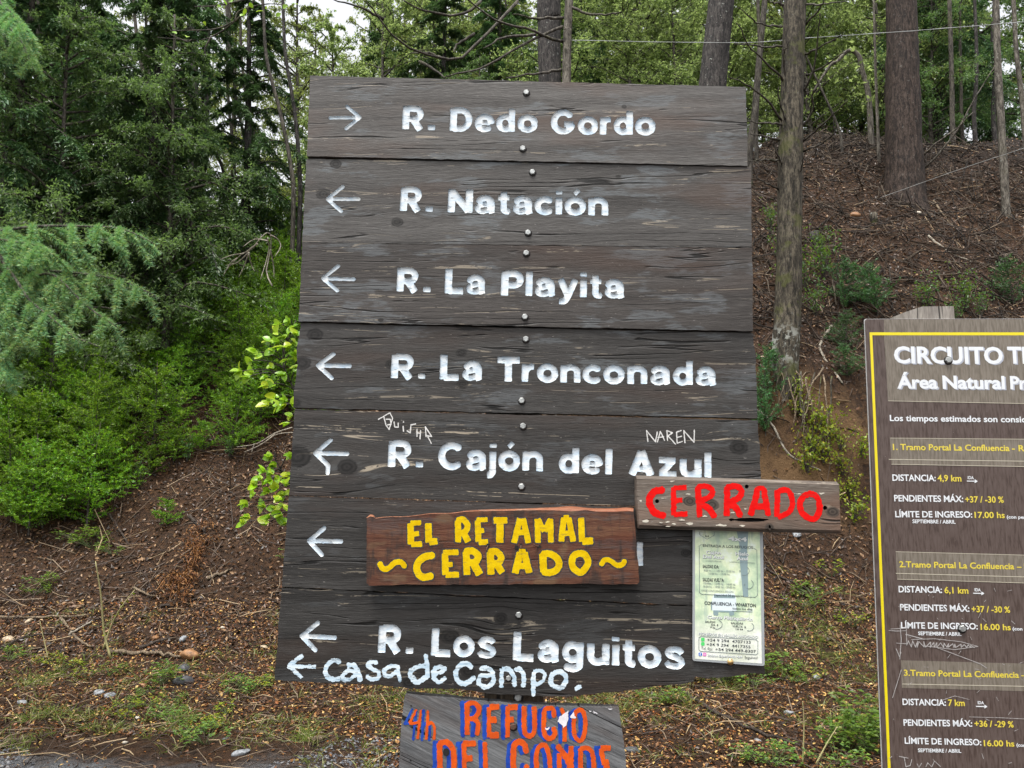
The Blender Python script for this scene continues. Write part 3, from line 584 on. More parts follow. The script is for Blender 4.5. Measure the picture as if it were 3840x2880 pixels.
M_redp = paint('red_paint', (.56, .003, .003), (.66, .008, .006), .4, .4, (.22, .04, .03), 40, 90, .585)
m2 = MB(); addfill(m2, sdf_loops(px_strokes(rc, s3, 65, .92, dn, 'b', smooth=True), .0005, .0016)[0], dn + .0002, dn + .0005); m2.build('lettering', M_redp, cb)
M_fleck = plain('cream_fleck', (.50, .46, .38), .7)
for x, y, a, b_ in ((140, 536, 36, 12), (300, 550, 20, 6), (368, 545, 24, 6), (435, 567, 24, 7), (375, 592, 30, 6), (515, 524, 30, 7), (600, 560, 38, 14), (925, 581, 58, 10), (1143, 583, 28, 7), (1045, 452, 25, 6), (410, 123, 35, 6), (580, 256, 28, 5), (330, 302, 25, 4), (1720, 254, 40, 5), (1965, 248, 30, 6), (755, 485, 28, 7), (90, 325, 14, 12), (1180, 410, 16, 4)):
    L = circ(rc, x, y, a, b_, n=11); L = L + RNG.normal(0, .0006, L.shape); mb = MB(); addfill(mb, [L], dn + .0002, dn + .0006); mb.build('paint_fleck', M_fleck, cb)
# ------------------------------------------------------------------ REFUGIO DEL CONDE board
rf = zm(1480, 2580, .27125); rg = zm(1860, 2580, .27125); dn = -.001
cq = sub_root('lower_sign_board', 'grey grooved board with orange and blue words 4h Refugio del Conde under the main sign', 'sign board', dn)
zb = .02
o1 = [rf((150, 80)), rg((300, 225)), rg((1000, 250)), rg((1698, 268)), rg((1728, 480)), rg((1760, 700)), rg((1800, 1106)), rg((1840, 1480)), rf((900, 1470)), rf((40, 1450)), rf((60, 1106)), rf((90, 500))]
M_gb = wood('grooved_grey_board', (.042, .043, .045), (.095, .097, .10), (.165, .168, .172), 91, streak=.25, bluish=.1, ang=rad(-24), fine=.55, specks=.1, cracks=1.3, streakcol=(.3, .31, .32))
mb = MB(); ol = rough_outline([SP.st(*p, dn) for p in o1], .0006); addfill(mb, [ol], dn - .026, dn); mb.build('board', M_gb, cq)
f1 = [([(305, 290), (205, 485)], 34), ([(205, 488), (360, 478)], 32), ([(362, 300), (318, 700)], 34), ([(462, 310), (440, 710)], 36), ([(455, 520), (505, 475), (545, 525), (552, 600), (540, 710)], 36),
      ([(998, 205), (1005, 645)], 66), ([(1000, 222), (1090, 202), (1160, 262), (1160, 340), (1100, 410), (1015, 425)], 66), ([(1110, 430), (1152, 490), (1140, 645)], 64), ([(1300, 262), (1305, 680)], 58), ([(1310, 262), (1445, 258)], 76), ([(1310, 440), (1410, 438)], 88), ([(1310, 655), (1440, 648)], 80),
      ([(1562, 250), (1560, 680)], 64), ([(1560, 265), (1700, 265)], 78), ([(1570, 440), (1650, 430)], 80), ([(1790, 250), (1792, 560), (1832, 650), (1900, 650), (1932, 560), (1928, 255)], 66),
      ([(622, 760), (625, 1160)], 76), ([(622, 762), (720, 748), (800, 830), (820, 1000), (812, 1160)], 76), ([(958, 770), (965, 1160)], 64), ([(940, 772), (1125, 762)], 74), ([(970, 975), (1075, 968)], 84), ([(1246, 745), (1260, 1160)], 64),
      ([(1822, 880), (1790, 780), (1722, 742), (1652, 800), (1640, 960), (1640, 1160)], 80), ([(1640, 1160), (1700, 1230), (1790, 1200), (1830, 1070)], 70)]
f2 = [([(800, 395), (790, 300), (732, 278), (672, 312), (660, 450), (666, 620), (732, 698), (800, 660), (812, 580)], 66), ([(768, 572), (830, 568)], 62), ([(905, 280), (942, 420), (950, 740)], 54), ([(1150, 300), (1092, 350), (1072, 520), (1100, 680), (1180, 720), (1226, 600), (1230, 420), (1200, 320), (1150, 300)], 60),
      ([(560, 1160), (560, 900), (612, 802), (680, 792), (722, 880), (740, 1000), (746, 1160)], 64), ([(850, 800), (930, 900), (1010, 1050), (1012, 1160)], 72), ([(1035, 800), (1040, 1160)], 70), ([(872, 900), (875, 1160)], 66), ([(930, 930), (1000, 960)], 90), ([(1165, 835), (1172, 1160)], 64), ([(1165, 840), (1270, 832), (1340, 930), (1352, 1160)], 64), ([(1452, 835), (1492, 1060)], 66), ([(1445, 832), (1585, 830)], 74), ([(1492, 1030), (1560, 1020)], 74), ([(1490, 1085), (1570, 1100)], 60)]
def shift(S, dx, dy, k): return [([(x + dx, y + dy) for x, y in P], w_ * k) for P, w_ in S]
gx = lambda z: [([(x, y) for x, y in P], w_) for P, w_ in z]
bl = px_strokes(rf, shift([s for s in f1], -62, 4, .95), 60, 1, dn) + px_strokes(rg, shift(f2, -60, 4, .95), 60, 1, dn)
og = px_strokes(rf, f1, 60, 1, dn, 'b', smooth=True) + px_strokes(rg, f2, 60, 1, dn, 'b', smooth=True)
M_or = paint('orange_paint', (.44, .06, .012), (.62, .09, .009), .45, .6, (.20, .07, .04), 50, 40, .60)
M_bl = paint('blue_paint', (.012, .035, .22), (.02, .07, .36), .45, .45, (.08, .10, .16), 50, 40, .60)
m2 = MB(); addfill(m2, sdf_loops(bl, .0006, .0014)[0], dn + .0002, dn + .0006); t = m2.build('lettering', M_bl, cq); t['label'] = 'blue drop shadow behind the painted words'
m2 = MB(); addfill(m2, sdf_loops(og, .0006, .0014)[0], dn + .0005, dn + .0011); t = m2.build('lettering', M_or, cq); t['label'] = 'orange painted words 4h Refugio del Conde'
M_torn = plain('torn_white_paper', (.62, .60, .62), .7)
for z, P in ((rg, [(1005, 310), (1000, 370), (992, 450), (975, 510), (930, 550), (902, 500), (865, 465), (850, 470), (870, 400), (910, 380), (960, 340)]), (rg, [(1075, 330), (1050, 360), (1022, 402), (1090, 418), (1110, 410), (1085, 380)]), (rg, [(675, 545), (740, 530), (735, 560), (690, 577)]), (rg, [(1285, 312), (1320, 318), (1300, 330)]), (rg, [(1345, 310), (1400, 345), (1400, 358), (1350, 345)]), (rg, [(1550, 280), (1610, 282), (1600, 295), (1555, 292)])):
    L = np.array([SP.st(*z(p), dn) for p in P]); L = rough_outline(L, .0012, .003); mb = MB(); addfill(mb, [L], dn + .0012, dn + .0016); mb.build('torn_sticker', M_torn, cq)
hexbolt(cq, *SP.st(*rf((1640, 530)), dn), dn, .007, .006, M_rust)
for z, x, y, rx, ry in ((rf, 715, 885, 45, 55), (rf, 222, 1000, 14, 10), (rf, 228, 245, 10, 12)): mb = MB(); addfill(mb, [circ(z, x, y, rx, ry, dn)], dn + .0010, dn + .0014); mb.build('nail_hole', M_hole, cq)
# ------------------------------------------------------------------ laminated flyer
fz = zm(2550, 1950, .34348); dn = .0075
fy = sub_root('laminated_flyer', 'pale green laminated flyer with transport times pinned under the red Cerrado plank', 'flyer', dn)
def prr(P, r, d=dn, z=fz, pl=SP, n=5):
    P = [pl.st(*z(p), d) for p in P]; out = []
    for k in range(len(P)):
        a, b_, c = P[k - 1], P[k], P[(k + 1) % len(P)]; u1 = (a - b_) / np.linalg.norm(a - b_); u2 = (c - b_) / np.linalg.norm(c - b_)
        for t in np.linspace(0, 1, n): out.append(b_ + u1 * r * (1 - t) ** 2 + u2 * r * t ** 2)
    return np.array(out)
def sheet(name, mats, parent, loops_z, m=None):
    mb = MB()
    for L, a, b_ in loops_z: addfill(mb, L, a, b_)
    return mb.build(name, mats, parent)
M_lam, nt_, b_ = mat('laminate_plastic'); b_.inputs['Base Color'].default_value = (.30, .32, .33, 1); b_.inputs['Roughness'].default_value = .15; b_.inputs['Coat Weight'].default_value = .5
sheet('laminate', M_lam, fy, [([prr([(138, 20), (905, 45), (925, 1595), (136, 1537)], .006)], dn - .001, dn)])
M_print, nt_, b_ = mat('flyer_print'); g = NG(nt_); ob = g.obj(); X, Y, Z = g.sep(ob)[:3]
a_ = g.noise(ob, 22, 5, .65); c1 = g.ramp(a_, [(.3, (.22, .36, .20)), (.45, (.42, .55, .33)), (.56, (.62, .70, .42)), (.7, (.72, .80, .74))])
c1 = g.mix(g.m('MULTIPLY', g.step(g.noise(g.xyz(g.m('MULTIPLY', X, 60), g.m('MULTIPLY', Y, 9), 4), 1, 4), .55, .66), .5), c1, (.16, .26, .24))
p_ = SP.st(*fz((500, 1120)), dn); q_ = SP.st(*fz((500, 1000)), dn); c1 = g.mix(g.step(Y, q_[1], SP.st(*fz((500, 1300)), dn)[1]), c1, g.ramp(a_, [(.35, (.50, .52, .40)), (.65, (.80, .80, .74))]))
nt_.links.new(g.mix(.25, c1, (.7, .78, .7)), b_.inputs['Base Color']); b_.inputs['Roughness'].default_value = .12; b_.inputs['Coat Weight'].default_value = .6; b_.inputs['Coat Roughness'].default_value = .08
sheet('print', M_print, fy, [([prr([(165, 30), (870, 52), (893, 1567), (162, 1515)], .001)], dn + .0001, dn + .0003)])
cs = lambda name, c, r=.3: plain(name, c, r, 0, .04)
M_ink = cs('dark_ink', (.03, .04, .05)); M_ink2 = cs('grey_ink', (.16, .20, .20)); M_wink = cs('white_ink', (.66, .68, .66)); M_grn = cs('green_icon', (.08, .55, .14)); M_bic = cs('blue_icon', (.02, .12, .5)); M_pic = cs('pink_icon', (.65, .12, .45)); M_trk = cs('faded_truck_print', (.62, .70, .72)); M_trk2 = cs('faded_truck_shadow_print', (.22, .30, .31))
tr = MB(); addfill(tr, [prr([(350, 860), (375, 800), (600, 805), (612, 860), (618, 1000), (345, 990)], .004)], dn + .0004, dn + .0005)
tro = tr.build('picture', M_trk, fy); t2 = MB()
for P in ([(372, 815), (598, 820), (600, 855), (368, 850)], [(360, 985), (590, 992), (590, 1040), (540, 1045), (535, 1010), (420, 1005), (415, 1045), (365, 1040)], [(335, 905), (350, 880), (350, 980), (338, 990)], [(600, 30), (750, 40), (735, 330), (660, 330)], [(640, 330), (735, 330), (745, 840), (690, 840)]): addfill(t2, [prr(P, .002)], dn + .0004, dn + .0006)
t2.build('picture', M_trk2, fy)
def T(lst, z, pl, d):
    return [(t, pl.st(*z(a), d), pl.st(*z(b__), d), np.linalg.norm(pl.st(*z(a), d) - pl.st(*z((a[0], a[1] - hh)), d)), off) for t, a, b__, hh, off in lst]
def put_text(name, lst, z, pl, d, m, parent, dz=.0):
    for V, Fs in texts(T(lst, z, pl, d)):
        if len(V): mb = MB(); mb.add(np.c_[V, np.full(len(V), d + dz)], Fs, 0, False); mb.build(name, m, parent)
wht = [('4x4', (525, 222), (730, 235), 45, .03), ('Cajón', (285, 370), (445, 375), 36, .02), ('Del Azul', (250, 415), (480, 425), 36, .02), ('Hielo', (605, 385), (750, 390), 36, .02), ('Azul', (618, 435), (740, 440), 36, .02), ('Cerro Piltriquitrón', (298, 1075), (790, 1100), 36, .02), ('PIONEROS EN MALLÍN AHOGADO', (203, 1255), (850, 1292), 28, .01), ('Bolson Experiencia 4x4', (300, 1490), (680, 1505), 26, .02)]
put_text('lettering', [(t, (a[0] + 2, a[1] + 3), (b__[0] + 2, b__[1] + 3), hh, o + .035) for t, a, b__, hh, o in wht], fz, SP, dn, M_ink2, fy, .0006)
put_text('lettering', wht, fz, SP, dn, M_wink, fy, .0008)
put_text('lettering', [('4x4', (272, 187), (315, 188), 22, .02), ('ENTRADA A LOS REFUGIOS', (250, 292), (795, 315), 28, .012), ('SALIDAS IDA:', (248, 522), (425, 528), 34, .02), ('SALIDAS VUELTA:', (247, 668), (480, 676), 36, .02), ('CONFLUENCIA - WHARTON', (265, 922), (828, 950), 34, .025), ('todos los días', (570, 975), (790, 988), 24, .01), ('Capacidad 20 pasajeros', (367, 828), (697, 840), 22, .01),
    ('SALIDAS', (275, 1120), (383, 1123), 20, .02), ('IDA  $', (340, 1152), (415, 1158), 20, .02), ('9 hs', (330, 1180), (383, 1185), 20, .02), ('SALIDAS', (555, 1135), (687, 1140), 20, .02), ('VUELTA  $', (570, 1168), (718, 1178), 20, .02), ('14 hs', (607, 1200), (687, 1203), 20, .02),
    ('+54 9 294  4707133', (295, 1322), (770, 1350), 30, .01), ('+54 9 294  4417355', (290, 1370), (768, 1400), 30, .01), ('Tel. fijo:', (230, 1415), (355, 1424), 32, .0), ('+54 294 449-8307', (385, 1425), (828, 1450), 30, .01), ('Seguinos!', (706, 1515), (848, 1518), 30, .0)], fz, SP, dn, M_ink, fy, .0009)
put_text('lettering', [('(a CONFLUENCIA)', (280, 452), (450, 460), 15, 0), ('(a DOÑA ROSA Y CAMPINGS)', (540, 465), (815, 478), 15, 0), ('9:00 hs. - 11:00 hs. - 13:00 hs.', (260, 560), (600, 572), 22, .005), ('15:00 hs. - 17:00 hs.', (315, 595), (545, 603), 20, .005), ('10:00hs. - 12:00 hs. - 14:00 hs.', (257, 700), (605, 715), 22, .005), ('16:00 hs. - 18:00 hs. - 20:00 hs.', (253, 735), (608, 748), 22, .005), ('DESDE CONFLUENCIA A BOLSON', (235, 778), (580, 795), 20, 0), ('$', (645, 567), (662, 568), 22, 0), ('$', (697, 717), (712, 718), 22, 0)], fz, SP, dn, M_ink2, fy, .0009)
fr = []
def ringline(P, close=True): return ([*P, P[0]] if close else P)
fr += px_strokes(fz, [ringline([(205, 290), (225, 272)], False), [(210, 300), (212, 790), (235, 808), (360, 815)], [(225, 270), (245, 270)], [(800, 305), (838, 330), (845, 820), (820, 842), (705, 838)], ringline([(205, 1285), (225, 1270), (830, 1305), (850, 1325), (848, 1455), (828, 1468), (225, 1432), (205, 1415)]), [(213, 130), (213, 160), (295, 210), (375, 165), (375, 130)],
    [(400 + 60 * math.cos(a), 1140 + 50 * math.sin(a)) for a in np.linspace(-1.2, 1.8, 9)], [(700 + 55 * math.cos(a), 555 + 50 * math.sin(a)) for a in np.linspace(-1, 2, 9)], [(750 + 50 * math.cos(a), 700 + 50 * math.sin(a)) for a in np.linspace(-1, 2, 9)], [(755 + 50 * math.cos(a), 1165 + 45 * math.sin(a)) for a in np.linspace(-1, 2, 9)], [(570, 992), (790, 1002)]], 5, 1, dn)
m2 = MB(); addfill(m2, sdf_loops(fr, .0005, 0)[0], dn + .0005, dn + .00095); m2.build('frame_line', M_ink2, fy)
sq = lambda x, y, r: prr([(x - r, y - r), (x + r, y - r), (x + r, y + r), (x - r, y + r)], .002)
m2 = MB(); addfill(m2, [sq(248, 1305, 19)], dn + .0005, dn + .0010); addfill(m2, [sq(248, 1352, 19)], dn + .0005, dn + .0010); m2.build('icon', M_grn, fy)
m2 = MB(); addfill(m2, [sq(220, 1465, 18)], dn + .0005, dn + .0010); ic = m2.build('icon', M_bic, fy); m2 = MB(); addfill(m2, [sq(268, 1467, 18)], dn + .0005, dn + .0010); m2.build('icon', M_pic, fy)
put_text('icon_mark', [('f', (213, 1480), (229, 1480), 28, .03), ('o', (258, 1476), (278, 1476), 26, .01)], fz, SP, dn, M_wink, fy, .0012)
t = SP.st(*fz((550, 1550)), dn); mb = MB(); R = [(.0001, .004), (.004, .0035), (.0068, .0015), (.0072, 0)]; V = [(t[0] + r * math.cos(i * .3927), t[1] + r * math.sin(i * .3927), dn + zz) for r, zz in R for i in range(16)]
mb.add(V, [(k * 16 + i, k * 16 + (i + 1) % 16, k * 16 + 16 + (i + 1) % 16, k * 16 + 16 + i) for k in range(3) for i in range(16)]); mb.build('thumbtack', plain('brass', (.62, .42, .18), .3, .9), fy)
# ================================================================== THE INFORMATION PANEL
IP = Plane(3520, 1900, 1.95, rad(3.2), rad(.3)); pz = zm(3200, 1100, .54237); pw = zm(3200, 1980, .54237)
info = empty('information_panel', mat=IP.matrix()); tag(info, 'brown trail information panel with yellow border and white text on a wooden post', 'information board')
M_pan, nt_, b_ = mat('brown_panel_vinyl'); g = NG(nt_); X, Y, Z = g.sep(g.obj())[:3]
f = g.noise(g.xyz(g.m('MULTIPLY', X, 210), g.m('MULTIPLY', Y, 26), 0), 1, 4, .6); col = g.ramp(f, [(.38, (.058, .040, .034)), (.5, (.088, .064, .056)), (.62, (.10, .075, .066))])
sc = g.step(g.noise(g.xyz(g.m('MULTIPLY', X, 300), g.m('MULTIPLY', Y, 300), 0), 1, 2), .745, .77); col = g.mix(g.m('MULTIPLY', sc, .7), col, (.4, .38, .36)); nt_.links.new(col, b_.inputs['Base Color']); b_.inputs['Roughness'].default_value = .36; b_.inputs['Specular IOR Level'].default_value = .3; g.bump(f, .25, .0006, b_)
q = lambda z, x, y, d=0: IP.st(*z((x, y)), d)
TL, BL = q(pz, 82, 178), q(pw, 205, 1659); e = (BL - TL); BLX = TL + e * 1.12; WDT = 1.06
TR = q(pz, 1180, 177); ex = (TR - TL) / np.linalg.norm(TR - TL); TRX = TL + ex * WDT; BRX = BLX + ex * WDT
mb = MB(); pl4 = lambda L: L
def rr(P, r, n=5):
    out = []
    for k in range(len(P)):
        a, b__, c = np.array(P[k - 1]), np.array(P[k]), np.array(P[(k + 1) % len(P)]); u1 = (a - b__) / np.linalg.norm(a - b__); u2 = (c - b__) / np.linalg.norm(c - b__)
        for t in np.linspace(0, 1, n): out.append(b__ + u1 * r * (1 - t) ** 2 + u2 * r * t ** 2)
    return np.array(out)
po = rr([TL, TRX, BRX, BLX], .006); addfill(mb, [po], -.0035, 0)
panel = mb.build('panel', M_pan, info)
mb = MB(); n = len(po); po2 = po + unit(po - po.mean(0)) * .0018
addfill(mb, [po2], -.0065, -.0036); mb.build('panel_backing', plain('white_backing', (.5, .5, .49), .5), info)
M_ytxt = cs('yellow_print', (.62, .50, .06)); M_wtxt = cs('white_print', (.66, .68, .70)); M_sh = cs('grey_shadow_print', (.36, .38, .44)); M_bd = cs('yellow_border', (.68, .56, .008), .35)
def ipoly(z, P, d0, d1, mb): addfill(mb, [np.array([q(z, *p) for p in P])], d0, d1)
mb = MB(); k = .55
a0, a1 = q(pz, 112, 270), q(pz, 131, 290); b0, b1 = q(pw, 238, 1659), q(pw, 257, 1659); dvec = (b0 - a0)
L = np.array([a0, a0 + ex * (WDT - 2 * (a0 - TL)[0]), a0 + ex * (WDT - 2 * (a0 - TL)[0]) + (a1 - a0) * [0, 1], a1, b1 + dvec * .1, b0 + dvec * .1]); addfill(mb, [L], .0001, .0006); mb.build('border', M_bd, panel)
M_box, nt_, b_ = mat('pale_header_band'); g = NG(nt_); X, Y, Z = g.sep(g.obj())[:3]; f = g.noise(g.xyz(g.m('MULTIPLY', X, 210), g.m('MULTIPLY', Y, 26), 0), 1, 4, .6)
nt_.links.new(g.ramp(f, [(.38, (.125, .105, .082)), (.6, (.19, .165, .135))]), b_.inputs['Base Color']); b_.inputs['Roughness'].default_value = .36; b_.inputs['Specular IOR Level'].default_value = .3
for z, P in ((pz, [(212, 291), (1900, 291), (1900, 775), (240, 742)]), (pz, [(212, 181), (1900, 181), (1900, 269), (213, 269)]), (pz, [(253, 1002), (1900, 1016), (1900, 1208), (262, 1180)]), (pw, [(293, 165), (1900, 208), (1900, 400), (302, 352)]), (pw, [(328, 915), (1900, 957), (1900, 1148), (336, 1105)])):
    mb = MB(); ipoly(z, P, .0001, .0004, mb); mb.build('header_band', M_box, panel)
M_rule = cs('cream_line', (.5, .46, .36))
for z, P in ((pz, [(245, 1146), (1900, 1168), (1900, 1172), (245, 1150)]), (pw, [(293, 311), (1900, 356), (1900, 360), (293, 315)]), (pw, [(338, 1076), (1900, 1106), (1900, 1110), (338, 1080)]), (pz, [(240, 742), (1900, 775), (1900, 778), (240, 745)]), (pz, [(253, 999), (1900, 1013), (1900, 1016), (253, 1002)]), (pz, [(262, 1180), (1900, 1208), (1900, 1212), (262, 1183)]), (pw, [(293, 162), (1900, 205), (1900, 208), (293, 165)]), (pw, [(302, 352), (1900, 400), (1900, 403), (302, 355)])): mb = MB(); ipoly(z, P, .0003, .0007, mb); mb.build('rule_line', M_rule, panel)
T1 = [('CIRCUITO', (282, 480), (1035, 485), 108, .03), ('TR', (1068, 482), (1265, 484), 108, .03), ('Área', (303, 655), (583, 657), 84, .032), ('Natural', (618, 657), (1048, 660), 84, .032), ('Pr', (1085, 660), (1200, 662), 84, .032)]
put_text('lettering', [(t, (a[0] + 10, a[1] + 6), (b__[0] + 10, b__[1] + 6), hh, o) for t, a, b__, hh, o in T1], pz, IP, 0, M_sh, panel, .0007)
put_text('lettering', T1, pz, IP, 0, M_wtxt, panel, .0010)
o_ = .022
put_text('lettering', [('Los tiempos estimados son consid', (252, 882), (1195, 892), 40, o_), ('DISTANCIA:', (270, 1295), (570, 1298), 42, o_), ('IDA', (790, 1284), (832, 1285), 20, o_), ('PENDIENTES MÁX:', (282, 1437), (760, 1443), 42, o_), ('LÍMITE DE INGRESO:', (290, 1547), (822, 1550), 41, o_), ('(con perno', (1060, 1556), (1230, 1560), 22, o_), ('SEPTIEMBRE / ABRIL', (408, 1588), (706, 1592), 24, o_)], pz, IP, 0, M_wtxt, panel, .0008)
put_text('lettering', [('DISTANCIA:', (313, 443), (613, 448), 42, o_), ('IDA', (838, 437), (880, 438), 20, o_), ('PENDIENTES MÁX:', (323, 568), (802, 578), 42, o_), ('LÍMITE DE INGRESO:', (330, 692), (860, 700), 41, o_), ('(con p', (1100, 706), (1200, 710), 22, o_), ('SEPTIEMBRE / ABRIL', (448, 740), (747, 745), 24, o_), ('DISTANCIA:', (340, 1222), (640, 1228), 42, o_), ('IDA', (860, 1217), (902, 1218), 20, o_), ('PENDIENTES MÁX:', (347, 1365), (822, 1372), 42, o_), ('LÍMITE DE INGRESO:', (355, 1490), (885, 1502), 41, o_), ('(con', (1127, 1510), (1190, 1513), 22, o_), ('SEPTIEMBRE / ABRIL', (447, 1548), (745, 1553), 24, o_)], pw, IP, 0, M_wtxt, panel, .0008)
put_text('lettering', [('1. Tramo Portal La Confluencia', (273, 1082), (1080, 1090), 40, o_), ('- Re', (1096, 1090), (1215, 1092), 40, o_), ('4,9 km', (582, 1298), (747, 1300), 42, o_), ('+37 / -30 %', (773, 1445), (1040, 1447), 41, o_), ('17.00 hs', (838, 1552), (1047, 1553), 40, o_)], pz, IP, 0, M_ytxt, panel, .0008)
put_text('lettering', [('2.Tramo Portal La Confluencia', (318, 270), (1112, 285), 40, o_), ('– R', (1130, 286), (1215, 288), 40, o_), ('6,1 km', (630, 450), (795, 453), 42, o_), ('+37 / -30 %', (818, 580), (1083, 585), 41, o_), ('16.00 hs', (880, 703), (1088, 706), 40, o_), ('3.Tramo Portal La Confluencia', (350, 1020), (1145, 1035), 40, o_), ('– R', (1160, 1036), (1245, 1038), 40, o_), ('7 km', (655, 1228), (770, 1230), 42, o_), ('+36 / -29 %', (838, 1372), (1108, 1378), 41, o_), ('16.00 hs', (902, 1507), (1113, 1510), 40, o_)], pw, IP, 0, M_ytxt, panel, .0008)
aw = px_strokes(pz, [[(788, 1298), (852, 1299)], [(840, 1290), (854, 1299), (840, 1308)], [(787, 1298), (788, 1298)]], 6, 1, 0, 'r', IP) + px_strokes(pw, [[(830, 451), (898, 452)], [(886, 443), (900, 452), (886, 461)], [(850, 1233), (920, 1234)], [(907, 1225), (921, 1234), (907, 1243)]], 6, 1, 0, 'r', IP)
m2 = MB(); addfill(m2, sdf_loops(aw, .0005, 0)[0], .0004, .0009); m2.build('arrow', M_wtxt, panel)
rs = random.Random(3); scr = [([(322, 670), (330, 770), (320, 905)], 5), ([(245, 708), (300, 712), (362, 709)], 4), ([(258, 698), (362, 692)], 4), ([(295, 835), (318, 890), (328, 860)], 5), ([(298, 795), (330, 798), (372, 800)], 4), ([(362, 735), (475, 765)], 6), ([(560, 820), (880, 940), (920, 968)], 4), ([(330, 980), (270, 1172)], 4), ([(365, 690), (368, 810)], 4), ([(315, 1578), (378, 1590)], 5), ([(350, 1586), (362, 1650), (392, 1640), (402, 1600)], 5), ([(440, 1630), (452, 1655), (470, 1625)], 4), ([(500, 1650), (512, 1622), (540, 1650), (560, 1610), (600, 1648)], 4), ([(800, 1305), (1000, 1310), (1300, 1325)], 3), ([(610, 1190), (700, 1160), (800, 1185)], 3)]
zz = [(372, 800)]
for i in range(34): t = i / 33; zz.append((385 + 440 * t + rs.uniform(-14, 14), 800 + (22 - 14 * t) * (1 if i % 2 else -1) + 18 * t))
scr.append((zz, 5)); scr.append(([(400, 770), (560, 765), (740, 785), (860, 818), (700, 840), (480, 812)], 4))
for i in range(46):
    x, y = rs.uniform(260, 1180), rs.uniform(380, 1650); a = rs.gauss(0, 1.2); l = rs.uniform(6, 40); scr.append(([(x, y), (x + l * math.cos(a), y + l * math.sin(a))], rs.uniform(1.6, 3.2)))
M_scr = cs('scratched_vinyl', (.33, .31, .30), .7)
for k, sg in enumerate(scr):
    m2 = MB(); lp = sdf_loops(px_strokes(pw, [sg], 4, 1, 0, 'r', IP), .0004, .0004)[0]
    if lp: addfill(m2, lp, .0010 + .00002 * k, .0012 + .00002 * k); m2.build('scratch', M_scr, panel)
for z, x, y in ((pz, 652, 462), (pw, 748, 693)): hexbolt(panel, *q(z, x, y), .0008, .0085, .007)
# post behind the panel, with chamfered corner and sloped top
px0, px1, px2, px3 = (IP.st(*pz((x, 170)), -.007)[0] for x in (362, 480, 700, 724)); pt = IP.st(*pz((590, 97)), -.02)[1]; pt2 = IP.st(*pz((364, 152)), -.06)[1]
M_pp = wood('pale_post_wood', (.13, .115, .10), (.24, .215, .19), (.36, .33, .29), 61, ang=math.pi / 2, streak=.2, bluish=.1, specks=.1)
zf, zs, zbk = -.007, -.075, -.15; cs8 = [(px1, zf, pt), (px2, zf, pt), (px3, zf - .03, pt - .012), (px3 + .004, zbk, pt - .02), (px1, zbk, pt - .012), (px0, zbk + .03, pt2), (px0, zs, pt2), (px0 + .012, zs + .03, pt2 + .004)]
mb = MB(); n = 8; V = [(x, -.35, z) for x, z, _ in cs8] + [(x, y, z) for x, z, y in cs8]
mb.add(V, [(i, (i + 1) % n, n + (i + 1) % n, n + i) for i in range(n)] + [tuple(n + i for i in range(n))], 0, False); mb.build('post', M_pp, info)
mb = MB(); off = WDT - 2 * (px1 - TL[0]) - .1; V2 = [(x + off, y, z) for x, y, z in V]; mb.add(V2, [(i, (i + 1) % n, n + (i + 1) % n, n + i) for i in range(n)] + [tuple(n + i for i in range(n))], 0, False); mb.build('post', M_pp, info)
# ================================================================== THE GROUND
def sstep(a, b, x): t = np.clip((x - a) / (b - a), 0, 1); return t * t * (3 - 2 * t)
_gn = np.random.default_rng(5).random((64, 64))
def vn(x, y):
    x = np.asarray(x, float) % 64; y = np.asarray(y, float) % 64; i = x.astype(int); j = y.astype(int); fx = x - i; fy = y - j; fx = fx * fx * (3 - 2 * fx); fy = fy * fy * (3 - 2 * fy)
    i2 = (i + 1) % 64; j2 = (j + 1) % 64; i %= 64; j %= 64
    return (_gn[j, i] * (1 - fx) + _gn[j, i2] * fx) * (1 - fy) + (_gn[j2, i] * (1 - fx) + _gn[j2, i2] * fx) * fy
YL = ([-80, 6.4, 7.5, 9.5, 11, 14, 16, 20, 40, 90], [0, 0, .35, 1.6, 2.75, 5.2, 6.6, 7.8, 9.5, 10])
YR = ([-80, 6.6, 7.5, 8.2, 8.45, 8.75, 9.3, 11.5, 13, 14.5, 18, 40, 90], [0, 0, .55, 1.15, 2.0, 2.75, 3.3, 5.75, 7.0, 7.9, 8.6, 10, 10.5])
def terr(x, y):
    x = np.asarray(x, float); y = np.asarray(y, float); w_ = sstep(.3, 2.3, x)
    yw = y + .5 * (vn(x * .45 + 3, y * .1 + 8) - .5)
    z = np.interp(yw, *YL) * (1 - w_) + np.interp(yw, *YR) * w_
    up = sstep(6.2, 9, y) * .85 + .15
    z = z + up * (.42 * (vn(x * .7, y * .7) - .5) + .18 * (vn(x * 2.1 + 9, y * 2.1) - .5)) + .05 * (vn(x * 6, y * 6 + 20) - .5) * (.3 + up) + .022 * (vn(x * 17 + 5, y * 17) - .5)
    z = z + .5 * sstep(4.0, 7.0, x) * sstep(11.5, 13.5, y)
    return np.where(y < 3, z * sstep(1, 3, y), z)
def ground_at(u, v):
    d = ray(u, v); t = np.linspace(2, 40, 3000); P = EYE + d * t[:, None]; h = terr(P[:, 0], P[:, 1]); k = np.argmax(P[:, 2] < h)
    return np.array([P[k, 0], P[k, 1], h[k]]) if P[k, 2] < h[k] else None
def G3(u, y):                                        # ground point at depth y under image column u
    x = (u - 1920) / F * y * 1.0; return np.array([x, y, float(terr(x, y))])
def tnorm(x, y):
    e = .04; return unit(np.stack([-(terr(x + e, y) - terr(x - e, y)) / (2 * e), -(terr(x, y + e) - terr(x, y - e)) / (2 * e), np.ones_like(x)], -1))
gx = np.concatenate([[-150, -90, -50, -30, -20, -15], np.linspace(-12, 12, 300), [15, 20, 30, 50, 90, 150]])
